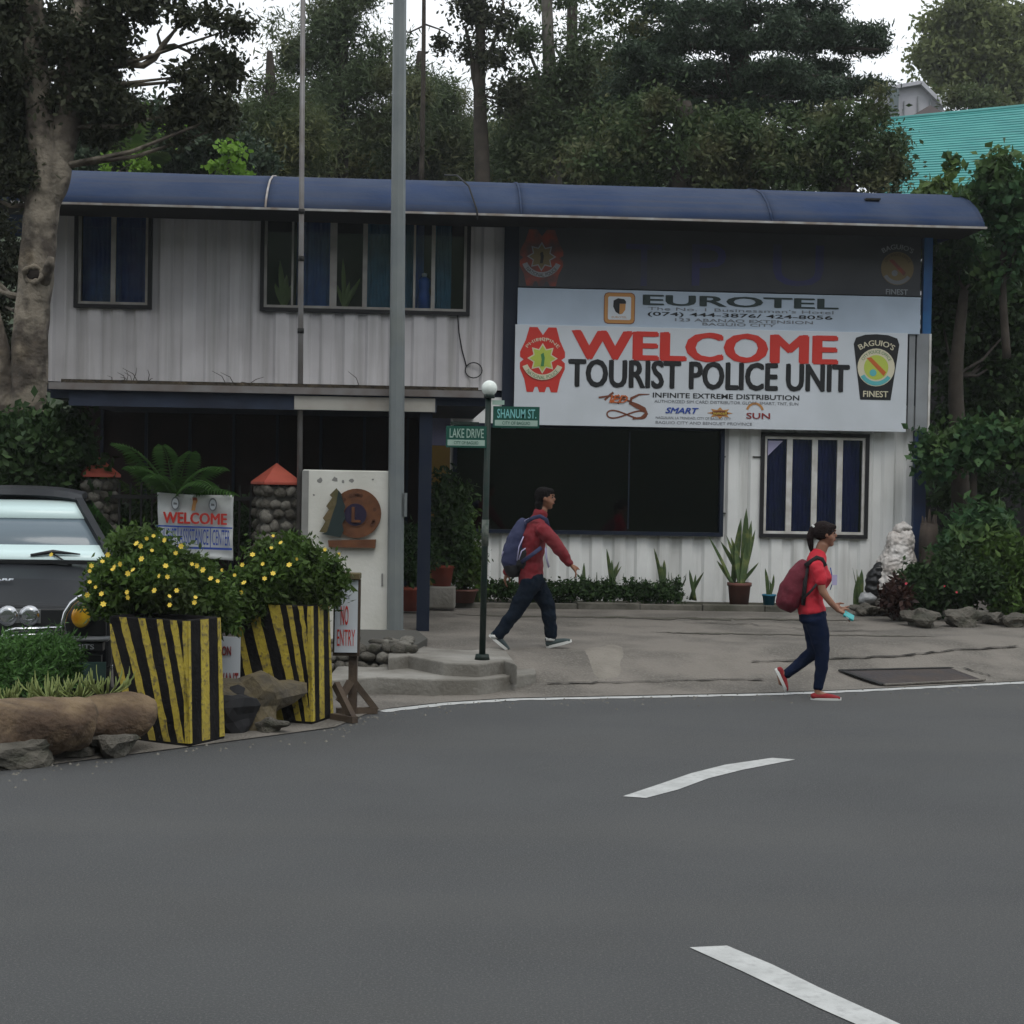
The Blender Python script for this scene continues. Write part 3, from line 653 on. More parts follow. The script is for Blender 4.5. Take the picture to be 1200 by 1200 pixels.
# a paper corner stuck in window C
MB().prism([(0, 0), (.2, .2), (0, .2)], (wC[0] + .05, -.0, wC[3] - .26), (1, 0, 0), (0, 0, 1), (0, -1, 0), -.003, .0).build('paper_scrap', M['lilac'], bld)
# inner lit things upstairs: plants and a jug on the sill
def blade(name, base, tip, wid, m, parent, bend=.0, k=6, twist=.5, **kw):
    base = Vector(base); tip = Vector(tip); b = MB(); vs = []; d = (tip - base); side = Vector((math.cos(twist), math.sin(twist), 0)); fold = Vector((-side.y, side.x, 0))
    out_ = Vector((d.x, d.y, 0)); out_ = out_.normalized() if out_.length > .01 else fold
    for i in range(k + 1):
        t = i / k; p = base + d * t + out_ * bend * math.sin(t * math.pi) * -1; w_ = wid * (0.55 + .9 * t - 1.35 * t ** 3) if t < 1 else .001
        w_ = max(w_, .001)
        vs += [p - side * w_, p + fold * w_ * .45, p + side * w_]
    b.add(vs, [(3 * i + j, 3 * i + j + 1, 3 * i + j + 4, 3 * i + j + 3) for i in range(k) for j in (0, 1)], 0, True)
    o = b.build(name, m, parent, **kw); s2 = o.modifiers.new('t', 'SOLIDIFY'); s2.thickness = .004; return o
def from_b(p): return OB + e * p[0] + inn * p[1] + Vector((0, 0, p[2]))
ip = thing('indoor_plant', 'yellow green leafy plant behind the left panes of the wide upstairs window', 'plant', from_b((U(333, 350, .1), .1, wB[2] + .02)), YAW)
for (dx, dz) in [(-.06, .6), (.03, .42), (.1, .3), (-.12, .3), (.0, .25)]: blade('leaf', (0, 0, 0), (dx, -.02, dz), .055, L_['vari'], ip)
ip = thing('indoor_plant', 'narrow pale plant behind the middle pane of the wide upstairs window', 'plant', from_b((U(404, 350, .1), .1, wB[2] + .02)), YAW)
for (dx, dz) in [(-.03, .65), (.06, .35), (.2, .4), (-.1, .3), (.12, .3)]: blade('leaf', (0, 0, 0), (dx, -.02, dz), .04, L_['vari'], ip)
jg = thing('water_container', 'blue plastic water container behind the upstairs window right of the pole', 'container', from_b((U(497, 350, .08), .1, wB[2])), YAW)
MB().lathe([(.0, 0), (.085, .01), (.085, .2), (.07, .26), (.07, .28), (.085, .34), (.08, .42), (.03, .46)], 14).build('body', mat('blue plastic', (.01, .08, .35), .3), jg)
MB().lathe([(.03, 0), (.035, .01), (.035, .04), (.0, .05)], 10, (0, 0, .461)).build('cap', M['sole'], jg)
# cable hanging under the right end of the wide window, with a loop
q = [(U(536, y) + dx, -.02, Z(536, y)) for y, dx in [(368, 0), (390, .02), (410, .06), (430, .12)]]
cx_, cz_ = U(555, 434), Z(555, 434)
tube('wall_cable', M['rubber'], bld, q, .008, 6)
tube('cable_loop', M['rubber'], bld, [(cx_ + .11 * math.cos(a), -.02, cz_ + .1 * math.sin(a)) for a in [i * math.pi / 10 for i in range(21)]], .008, 6)
box('mullion', M['navy'], bld, U(737, 560) - .008, U(737, 560) + .008, -.01, .0, Z(737, 620), Z(737, 505))
tube('hanging_cable', M['rubber'], bld, [(U(440, 470), -.06, Z(440, 466)), (U(500, 478), -.06, Z(500, 475)), (U(540, 476), -.06, Z(540, 480)), (U(575, 470), -.06, Z(575, 476))], .01, 6)
# grey panels at the right end of the sign stack
for a, c in ((1064, 1071), (1073, 1087)): box('side_panel', M['grey_panel'], bld, U(a, 450, -.12), U(c, 450, -.12), -.14, -.1, Z(1075, 503, -.12), Z(1075, 391, -.12))
box('side_panel_edge', M['white_frame'], bld, U(1087.5, 450, -.12), U(1090, 450, -.12), -.14, -.1, Z(1075, 520, -.12), Z(1075, 391, -.12))
# small wall stains/bars on the lower wall
for px, py, w_ in ((846, 536, .04), (882, 536, .1), (846, 602, .04)): box('wall_hook', M['iron'], bld, U(px, py), U(px, py) + w_ * 1.2, -.02, .05, Z(px, py), Z(px, py) + .015)

# ---------------------------------------------------------------- signs on the facade
def sign(name, label, x0, x1, yt, yb, v, m):               # board in its own slightly rolled frame
    a0 = FU(x0, yt, v); a1 = FU(x1, yb, v); tr_ = FU(x1, yt + (x1 - x0) * .0225, v); bl = FU(x0, yb, v)
    root = thing(name, label, 'sign', OB + e * a0[0] + inn * v + Vector((0, 0, bl[1])), YAW)
    w_ = tr_[0] - a0[0]; h_ = a0[1] - bl[1]
    box('board', m, root, 0, w_, -.0, .03, 0, h_, bevel=.003)
    return root, w_, h_
def spx(x0, yt, x1, yb):                                   # photo pixels -> sign units (slope .0215 taken out)
    k = None
# billboard
v1 = -.2
sg, sw, sh = sign('welcome_billboard', 'white WELCOME TOURIST POLICE UNIT billboard with red and black lettering', 604, 1064, 380, 497.5, v1, M['board_white'])
sx = sw / 460.; sz = sh / 117.5
def bxy(px, py): return ((px - 604) * sx, (497.5 + (px - 604) * .0215 - py) * sz)
fr = frame((0, 0, 0))
def btext(s, x0, x1, yt, yb, m, parent=sg, bxy=bxy, **kw):
    xm = (x0 + x1) / 2; X0 = bxy(x0, yb)[0]; X1 = bxy(x1, yb)[0]; zt = bxy(x0, yt)[1]; zb = bxy(x0, yb)[1]
    return text(s, X0, X1, zb, zt, m, parent, fr, **kw)
btext('WELCOME', 669, 982, 386, 421, M['red'], bold=.045)
btext('TOURIST POLICE UNIT', 666, 996, 420, 453.5, M['blackp'], bold=.042)
btext('INFINITE EXTREME DISTRIBUTION', 765, 937, 460, 466, M['blackp'], bold=.015)
btext('AUTHORIZED SIM CARD DISTRIBUTOR GLOBE, SMART, TNT, SUN', 767, 936, 468.5, 472.5, M['grey_p'])
btext('SMART', 780, 819, 477.5, 484.5, M['bluep'], bold=.03, shear=.3)
btext('NAGUILIAN, LA TRINIDAD, CITY OF BAGUIO CITY', 769, 857, 488, 491.5, M['grey_p'])
btext('BAGUIO CITY AND BENGUET PROVINCE', 769, 882, 493.5, 497, M['grey_p'])
btext('SUN', 875, 903, 484, 491, M['maroon'], bold=.02)
C = bxy(844, 484.5); LOGO = shape('logo', star(C[0], C[1], .17, .1, 8), M['gold'], sg, fr, .002)
s_ = LOGO; s_.data.transform(Matrix.Translation((0, 0, C[1])) @ Matrix.Diagonal((1, 1, .45, 1)) @ Matrix.Translation((0, 0, -C[1])))
shape('logo', disc(C[0], C[1], .11, 20, .035), M['brownp'], sg, fr, .0045); text('suncell', C[0] - .09, C[0] + .09, C[1] - .02, C[1] + .02, M['yellowp'], sg, fr, t=.007)
C = bxy(885, 481); shape('logo', ribbon(C[0], C[1] - .02, .09, .12, .2, 2.9), M['gold'], sg, fr, .002)
# infinity / S logo
C = bxy(733, 476); pts = []
def inf(cx, cy, a_, b_, th):
    k = 48; o_ = []; i_ = []
    return [(cx + a_ * math.sin(t), cy + b_ * math.sin(2 * t)) for t in [2 * math.pi * i / k for i in range(k + 1)]]
def band(name, line, wid, m, parent, fr, t):
    b = MB(); vs = []; k = len(line)
    for i, p in enumerate(line):
        q0 = line[max(i - 1, 0)]; q1 = line[min(i + 1, k - 1)]; d = Vector((q1[0] - q0[0], q1[1] - q0[1])).normalized(); w_ = wid(i / (k - 1)) if callable(wid) else wid
        for tt in (t, t + .002):
            for sg_ in (-1, 1): vs.append(fr['O'] + fr['a'] * (p[0] - d.y * w_ * sg_) + fr['b'] * (p[1] + d.x * w_ * sg_) + fr['n'] * tt)
    f = []
    for i in range(k - 1): a = 4 * i; c = a + 4; f += [(a, a + 1, c + 1, c), (a + 2, c + 2, c + 3, a + 3), (a, c, c + 2, a + 2), (a + 1, a + 3, c + 3, c + 1)]
    return b.add(vs, f).build(name, m, parent)
band('logo', inf(*bxy(735, 486), .26, .05, 0), .01, M['brownp'], sg, fr, .002)
band('logo', [bxy(*p) for p in [(761, 462), (749, 462.5), (740, 467), (739, 472), (747, 476), (755, 480), (758, 485), (752, 490), (742, 491)]], lambda t: .035 - .028 * abs(2 * t - 1.1), M['brownp'], sg, fr, .0045)
for k, (x, y) in enumerate([(715, 464), (722, 467), (730, 468)]):
    band('logo', [bxy(x - 6, y + 5), bxy(x, y - 1), bxy(x + 4, y - 4)], .014, M['orange'] if k % 2 else M['brownp'], sg, fr, .002)
band('logo', [bxy(702, 466), bxy(715, 464), bxy(735, 469), bxy(741, 472)], .012, M['brownp'], sg, fr, .0045)
text('IED', bxy(714, 0)[0], bxy(736, 0)[0], bxy(714, 472)[1], bxy(714, 463)[1], M['orange'], sg, fr, t=.007, bold=.02, shear=.3)
# police badge
def badge(parent, X, Zc, w_, h_, fr, cols, t=.002):
    red, yel, rib, ink = cols
    half = [(.12, .5), (.3, .5), (.38, .3), (.5, .12), (.5, .04), (.42, 0), (.5, -.05), (.5, -.14), (.4, -.3), (.34, -.5), (.2, -.5), (.16, -.42), (.1, -.42), (.06, -.5)]
    pts = half + [(-x, y) for x, y in half[::-1]]; pts = [(0, .38)] + pts
    shape('emblem', [(X + x * w_, Zc + y * h_) for x, y in pts], red, parent, fr, t)
    shape('emblem', star(X, Zc + .02 * h_, .34 * w_, .22 * w_, 8), rib, parent, fr, t + .0025)
    shape('emblem', star(X, Zc + .02 * h_, .29 * w_, .19 * w_, 8), yel, parent, fr, t + .005)
    shape('emblem', disc(X, Zc + .02 * h_, .17 * w_), yel, parent, fr, t + .0075)
    shape('emblem', [(X - .04 * w_, Zc - .1 * h_), (X + .03 * w_, Zc - .1 * h_), (X + .05 * w_, Zc + .03 * h_), (X + .02 * w_, Zc + .11 * h_), (X - .04 * w_, Zc + .08 * h_), (X - .02 * w_, Zc)], ink, parent, fr, t + .01)
    shape('emblem', ribbon(X, Zc + .02 * h_, .36 * w_, .48 * w_, -2.75, -.4), rib, parent, fr, t + .0125)
    text('NATIONAL POLICE', 0, 0, 0, .08 * w_, ink, parent, fr, t=t + .015, arc=(X, Zc + .02 * h_, .385 * w_, -math.pi / 2, .9))
C = bxy(636, 421.5); badge(sg, C[0], C[1], 52 * sx, 76 * sz, fr, (M['red'], M['lime'], M['cream'], M['greenp']))
text('PNP', C[0] - .08, C[0] + .08, C[1] + .24, C[1] + .28, M['cream'], sg, fr, t=.005)
text('PHILIPPINE', 0, 0, 0, .04, M['cream'], sg, fr, t=.0055, arc=(C[0], C[1] + .01, .24, math.pi / 2, .95))
def finest(parent, C, k, fr, shieldm, ring, inner, txt, t=.002):
    if shieldm:
        pts = [(-.30, .30), (-.27, .38), (-.15, .42), (0, .43), (.15, .42), (.27, .38), (.30, .30), (.20, -.42), (-.20, -.42)]
        shape('emblem', [(C[0] + x * k, C[1] + y * k) for x, y in pts], shieldm, parent, fr, t)
    c2_ = (C[0], C[1] + .0 * k)
    shape('emblem', disc(*c2_, .245 * k), ring, parent, fr, t + .0025)
    shape('emblem', disc(*c2_, .16 * k), inner[0], parent, fr, t + .005)
    shape('emblem', [(c2_[0] - .13 * k, c2_[1] + .12 * k), (c2_[0] - .07 * k, c2_[1] + .13 * k), (c2_[0] + .13 * k, c2_[1] - .06 * k), (c2_[0] + .1 * k, c2_[1] - .11 * k)], inner[1], parent, fr, t + .0075)
    shape('emblem', disc(c2_[0] - .04 * k, c2_[1] - .07 * k, .045 * k), inner[2], parent, fr, t + .0075)
    shape('emblem', ribbon(*c2_, .18 * k, .235 * k, -2.6, -.6), inner[2], parent, fr, t + .005)
    text('CITY POLICE OFFICE', 0, 0, 0, .04 * k, inner[3], parent, fr, t=t + .005, arc=(c2_[0], c2_[1], .185 * k, math.pi / 2, 1.1))
    text("BAGUIO'S", 0, 0, 0, .075 * k, txt, parent, fr, t=t + .004, bold=.02, arc=(C[0], C[1] - .12 * k, .40 * k, math.pi / 2, .56))
    text('FINEST', C[0] - .165 * k, C[0] + .165 * k, C[1] - .385 * k, C[1] - .305 * k, txt, parent, fr, t=t + .004, bold=.02)
finest(sg, bxy(1027, 430.5), 1.02, fr, M['blackp'], M['cream'], (M['lime'], M['orange'], M['tealp'], M['greenp']), M['cream'])
# hotel sign
hs, hw, hh = sign('hotel_sign', 'pale blue EUROTEL hotel sign strip above the welcome billboard', 607, 1079, 337, 381, -.17, M['board_pale'])
hx = hw / 472.; hz = hh / 44.
def hxy(px, py): return ((px - 607) * hx, (381 + (px - 607) * .0215 - py) * hz)
def htext(s, x0, x1, yt, yb, m, **kw): return text(s, hxy(x0, 0)[0], hxy(x1, 0)[0], hxy(x0, yb)[1], hxy(x0, yt)[1], m, hs, fr, **kw)
htext('EUROTEL', 752, 982, 344.5, 357, mat('dark green print', (.02, .035, .035), .5), bold=.03)
htext('The No. 1 Businessman\'s Hotel', 758, 976, 359, 363, M['grey_p'])
htext('(074) 444-3876/ 424-8056', 758, 975, 364.8, 370.8, M['blackp'], bold=.012)
htext('123 ABANAO EXTENSION', 790, 952, 372.3, 376, M['grey_p'], bold=.01)
htext('BAGUIO CITY', 822, 908, 377.6, 381, M['grey_p'], bold=.01)
C = hxy(725, 361); r_ = .205
def rsq(c, r, k): return [(c[0] + sx_ * (r - k) + k * math.cos(a), c[1] + sy_ * (r - k) + k * math.sin(a)) for sx_, sy_, a0 in ((1, 1, 0), (-1, 1, 90), (-1, -1, 180), (1, -1, 270)) for a in (R(a0), R(a0 + 45), R(a0 + 90))]
shape('logo', rsq(C, r_, .05), M['brownp'], hs, fr, .002); shape('logo', rsq(C, r_ * .96, .05), M['gold'], hs, fr, .0045); shape('logo', rsq(C, r_ * .74, .02), M['board_white'], hs, fr, .007)
shape('logo', [(C[0] + x * .2, C[1] + .02 + y * .2) for x, y in [(-.4, .4), (-.1, .55), (.3, .5), (.42, .35), (.42, .2), (0, .2), (0, -.5), (-.25, -.35), (-.42, 0)]], M['blackp'], hs, fr, .0095)
shape('logo', [(C[0] + x * .2, C[1] + .02 + y * .2) for x, y in [(.01, .19), (.4, .19), (.38, -.2), (.2, -.45), (.01, -.5)]], M['gold'], hs, fr, .0095)
text('EUROTEL', C[0] - .1, C[0] + .1, C[1] - .13, C[1] - .105, M['gold'], hs, fr, t=.0095)
# dark faded sign under the eave
ds, dw, dh = sign('faded_dark_sign', 'dark grey faded sign board high under the eave with dim blue letters', 609, 1080, 262, 336, -.12, M['board_dark'])
qx = dw / 471.; qz = dh / 74.
def dxy(px, py): return ((px - 609) * qx, (336 + (px - 609) * .0215 - py) * qz)
for ch, x0, x1 in (('T', 733, 775), ('P', 810, 850), ('U', 905, 965)): text(ch, dxy(x0, 0)[0], dxy(x1, 0)[0], dxy(x0, 334)[1], dxy(x0, 285)[1], M['dimblue'], ds, fr, bold=.0)
C = dxy(635, 302); badge(ds, C[0], C[1], 50 * qx, 66 * qz, fr, (M['dim_red'], M['dimgold'], M['grey_panel'], M['blackp']))
C = dxy(1052, 313); finest(ds, C, .9, fr, None, M['dimgold'], (M['dimgold'], M['dim_red'], M['grey_p'], M['blackp']), M['grey_panel'])
# ================================================================== STREET FURNITURE
def S_(Y): return F_PX / Y
# tall steel lamp pole
def pole(name, label, cat, base, top_px, Y, r0_, r1_, n, m, ext=1.6):
    t = W(*top_px, Y); d = (t - base); root = thing(name, label, cat, base)
    MB().tube([Vector((0, 0, -.05)), d * ext], [r0_, r1_], n, smooth=n > 8).build('pole', m, root); return root, d
bp = onground(463, 743)
lp_, d_ = pole('steel_utility_pole', 'tall thick grey galvanised steel pole beside the white plaster wall', 'pole', bp, (468.5, 0), bp.y, .088, .068, 8, M['galv'], 1.15)
MB().lathe([(.0, 0), (.13, 0), (.13, .03), (.1, .05), (.0, .05)], 12).build('base_plate', M['galv'], lp_)
box('conduit', M['galv'], lp_, .078, .105, -.05, -.01, 1.25, 1.5)
fb = W(352, 610, 18.4); fb.z = .3
fp, d_ = pole('flag_pole', 'thin weathered steel flag pole rising past the canopy', 'pole', fb, (355, 0), 18.4, .031, .026, 10, M['pipe'], 1.2)
for t in (.47, .585, .66): MB().tube([d_ * t, d_ * (t + .008)], .035, 10).build('collar', M['rubber'], fp)
# street sign post
b0 = G(565, 773, .28); b0.z = .28; Ys = b0.y
ss = thing('street_sign_post', 'green street sign post with LAKE DRIVE and SHANUM ST. plates and white globe', 'street sign', b0)
tp = W(572.5, 463, Ys) - b0
MB().tube([(0, 0, 0), tp], [.03, .027], 10).build('post', M['green_pole'], ss)
MB().lathe([(0, 0), (.07, 0), (.06, .05), (.0, .05)], 12).build('base', M['green_pole'], ss)
MB().tube([tp * .43, tp * .53], .033, 10).build('sleeve', mat('worn band', (.14, .15, .13), .6, (.03, .05, .04), 20), ss)
gl = W(573.5, 455, Ys) - b0
MB().ball(gl, .073, 18, 12).build('globe', M['globe'], ss); MB().tube([gl - Vector((0, 0, .09)), gl - Vector((0, 0, .06))], .05, 12).build('globe_collar', M['green_pole'], ss)
def plate(x0, yt, x1, yb, w1, small, dy):
    A = W(x0, yt, Ys) - b0; B = W(x1, yb, Ys) - b0; w_ = B.x - A.x; h_ = A.z - B.z
    o = MB().box(A.x, B.x, dy - .012, dy + .012, B.z, A.z).build('sign_plate', M['sign_green'], ss)
    f = frame((A.x, dy - .012, B.z)); shape('pale_band', [(w_ * .04, h_ * .09), (w_ * .96, h_ * .09), (w_ * .96, h_ * .36), (w_ * .04, h_ * .36)], M['sign_pale'], o, f, .001)
    text(w1, w_ * .09, w_ * .93, h_ * .45, h_ * .88, M['sign_pale'] if 'LAKE' in w1 else mat('sign turquoise', (.2, .5, .5), .5), o, f, bold=.01)
    text(small, w_ * .2, w_ * .8, h_ * .15, h_ * .3, M['sign_green'], o, f, t=.0035)
plate(578, 476, 632, 502, 'SHANUM ST.', 'CITY OF BAGUIO', .0)
plate(523, 499, 570, 525, 'LAKE DRIVE', 'CITY OF BAGUIO', -.02)
A = W(577, 469, Ys) - b0; box('clamp', M['sign_pale'], ss, A.x, A.x + .11, -.01, .01, A.z - .04, A.z)
A = W(523, 494, Ys) - b0; box('clamp', M['green_pole'], ss, A.x + .04, A.x + .3, -.01, .01, A.z - .03, A.z)

# white plaster wall with the carved emblem
Yw = bp.y + .05; a = W(352, 743, Yw); c = W(455, 743, Yw); zt = W(400, 551, Yw).z
pw = thing('plaster_wall', 'short white plaster wall with a round wooden emblem beside the grey pole', 'wall', (a.x, Yw, .0))
ww = c.x - a.x
MB().box(0, ww, 0, .22, -.1, zt).build('wall', M['plaster'], pw, bevel=.012)
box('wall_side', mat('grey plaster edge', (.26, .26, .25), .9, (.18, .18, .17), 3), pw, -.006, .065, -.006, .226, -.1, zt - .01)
for (x, y, r_) in ((375, 563, .035), (393, 562, .035), (402, 564, .02), (412, 563, .028), (437, 562, .012), (368, 580, .012)):
    p = W(x, y, Yw); pts = [(p.x - a.x + r_ * random.uniform(.5, 1.3) * math.cos(t), p.z + r_ * random.uniform(.5, 1.1) * math.sin(t)) for t in [i * .7 for i in range(9)]]
    shape('peeled_plaster', pts, M['plaster_side'], pw, frame((0, 0, 0)), .0005, .0015)
ew = thing('club_emblem', 'round carved wooden emblem with letter L and a pine tree cutout', 'emblem', (a.x, Yw, 0))
fe = frame((0, 0, 0)); q = lambda x, y: ((W(x, y, Yw).x - a.x), W(x, y, Yw).z)
shape('disc', disc(*q(418, 601.5), .262, 36), M['wood_emblem'], ew, fe, .003, .04)
shape('disc_center', disc(*q(417, 603), .13, 28), M['wood_emblem'], ew, fe, .044, .008)
shape('disc_center', disc(*q(417, 603), .118, 28), M['purple'], ew, fe, .053, .004)
p0 = q(412.5, 612); p1 = q(423.5, 594); text('L', p0[0], p1[0], p0[1], p1[1], M['wood_emblem'], ew, fe, t=.058, thick=.012, bold=.03)
tree = [(396, 573), (399, 577), (401, 585), (404, 592), (402, 598), (404, 606), (400, 612), (402, 620), (398, 628), (376, 624), (383, 612), (380, 608), (387, 598), (384, 594), (391, 584), (388, 581)]
shape('pine_cutout', [q(x - 1, y - 1) for x, y in tree], M['mossy_wood'], ew, fe, .045, .02)
shape('pine_cutout', [q(x + 1.6, y + 1.5) for x, y in tree[:-6]] + [q(384, 623), q(390, 604), q(395, 590)], M['dkgreen'], ew, fe, .066, .006)
shape('plank', [q(385, 633), q(441, 632), q(440, 642), q(386, 641)], M['wood_emblem'], ew, fe, .003, .06)
for k in range(10):
    aa = random.uniform(-.9, 2.4); shape('carving', disc(q(418, 602)[0] + .2 * math.cos(aa), q(418, 602)[1] + .2 * math.sin(aa), .02, 8), mat('dark carving', (.07, .025, .012), .7) if k == 0 else bpy.data.materials['dark carving'], ew, fe, .0435, .004)
shape('wall_plate', [q(447, 672), q(449, 672), q(449, 687), q(447, 687)], M['plaster_side'], pw, fe, .001, .01)

# stone pillars with red caps
def pillar(pxc, py_base, Y, hw, capw, label):
    c = W(pxc, py_base, Y); root = thing('stone_pillar', label, 'pillar', (c.x, Y, 0), R(28), group=None)
    h = c.z
    MB().box(-hw + .04, hw - .04, -hw + .04, hw - .04, 0, h - .02).build('core', M['mortar'], root)
    rows = 11; n = 0
    for j in range(rows):
        z = h - .08 - j * .125
        if z < .05: break
        for side in ((0, -1), (-1, 0), (1, 0)):
            for k in range(3):
                t = (-1 + 2 * (k + .5 + random.uniform(-.12, .12)) / 3) * (hw - .02)
                if side[0] == 0: p = (t, -hw + .05, z)
                else: p = (side[0] * (hw - .05), t, z)
                stone(root, (p[0] + (.04 if j % 2 else -.04) * (side[0] == 0), p[1], z + random.uniform(-.02, .02)), (random.uniform(.12, .16), random.uniform(.12, .15), random.uniform(.14, .18))); n += 1
    cw = capw
    MB().add([(-cw, -cw, h + .03), (cw, -cw, h + .03), (cw, cw, h + .03), (-cw, cw, h + .03), (0, 0, h + .24), (-cw, -cw, h), (cw, -cw, h), (cw, cw, h), (-cw, cw, h)],
             [(0, 1, 4), (1, 2, 4), (2, 3, 4), (3, 0, 4), (0, 5, 6, 1), (1, 6, 7, 2), (2, 7, 8, 3), (3, 8, 5, 0), (5, 8, 7, 6)]).build('cap', M['cap_red'], root, bevel=.006)
    return root
pillar(324, 568, 18.6, .215, .22, 'river stone pillar with red pyramid cap next to the white wall')
pillar(114, 559, 18.9, .2, .21, 'river stone pillar with red pyramid cap behind the dark car roof')
# iron fence between the pillars
fn = thing('iron_fence', 'black iron bar fence between the two stone pillars', 'fence', (W(220, 600, 18.75).x, 18.75, .1))
xa = W(128, 600, 18.75).x - fn.location.x; xb = W(304, 600, 18.75).x - fn.location.x
for z in (.25, 1.55): box('rail', M['iron'], fn, xa, xb, -.02, .02, z, z + .04)
k = 0
while xa + .1 + k * .12 < xb: box('bar', M['iron'], fn, xa + .1 + k * .12, xa + .12 + k * .12, -.01, .01, 0, 1.72); k += 1
# hand painted welcome tarpaulin on the fence
tY = 18.5; TL, TR, BR, BL = (W(x, y, tY) for x, y in ((184, 577), (273.5, 580), (273, 657), (186, 648)))
wt = thing('welcome_tarpaulin', 'white hand painted WELCOME TOURIST ASSISTANCE CENTER tarpaulin behind the yellow flowers', 'banner', TL)
def tq(u_, v_):
    p = (TL * (1 - u_) + TR * u_) * (1 - v_) + (BL * (1 - u_) + BR * u_) * v_ - TL
    return p + Vector((0, .015 * math.sin(u_ * 9 + v_ * 4) + .012 * math.sin(v_ * 14 - u_ * 5), -.012 * math.sin(u_ * math.pi) * (1 - v_)))
b = MB(); n_ = 20; b.add([tq(i / n_, j / n_) for i in range(n_ + 1) for j in range(n_ + 1)], [(i * (n_ + 1) + j, (i + 1) * (n_ + 1) + j, (i + 1) * (n_ + 1) + j + 1, i * (n_ + 1) + j + 1) for i in range(n_) for j in range(n_)], 0, True)
o = b.build('cloth', mat('tarpaulin', (.62, .64, .64), .5, (.5, .53, .54), 4), wt); s2 = o.modifiers.new('t', 'SOLIDIFY'); s2.thickness = .004
ft = frame((0, -.035, 0), (TR - TL).normalized(), (0, 0, 1)); tw_ = (TR - TL).length; th_ = (TL - BL).length
def tx(s, a_, c_, t0, t1, m, bold=.0): return text(s, tw_ * a_, tw_ * c_, -th_ * t1, -th_ * t0, m, wt, ft, bold=bold)
tx('WELCOME', .09, .93, .31, .50, M['red'], .04); tx('TOURIST', .02, .27, .58, .84, M['bluep']); tx('ASSISTANCE', .31, .69, .58, .84, M['bluep']); tx('CENTER', .74, .97, .58, .84, M['bluep'])
for a_, c_, t0, t1 in ((.0, 1, .535, .56), (0, 1, .875, .91), (.285, .295, .56, .875), (.71, .72, .56, .875)): shape('painted_line', [(tw_ * a_, -th_ * t0), (tw_ * c_, -th_ * t0), (tw_ * c_, -th_ * t1), (tw_ * a_, -th_ * t1)], M['bluep'], wt, ft, .001)
for cx0, m_ in ((.25, M['grey_p']), (.74, M['grey_p'])):
    shape('emblem', disc(tw_ * cx0, -th_ * .17, tw_ * .055, 20, th_ * .11), m_, wt, ft, .001); shape('emblem', disc(tw_ * cx0, -th_ * .17, tw_ * .04, 20, th_ * .085), M['board_white'], wt, ft, .0035); shape('emblem', [(tw_ * (cx0 - .025), -th_ * .19), (tw_ * (cx0 + .025), -th_ * .19), (tw_ * (cx0 + .02), -th_ * .16), (tw_ * (cx0 - .02), -th_ * .15)], m_, wt, ft, .006)
shape('emblem', [(tw_ * x, -th_ * y) for x, y in ((.47, .06), (.53, .06), (.54, .12), (.52, .18), (.51, .28), (.46, .28), (.47, .2), (.48, .14))], M['gold'], wt, ft, .001)
shape('emblem', [(tw_ * x, -th_ * y) for x, y in ((.475, .06), (.53, .06), (.53, .11), (.48, .11))], M['dim_red'], wt, ft, .0035)

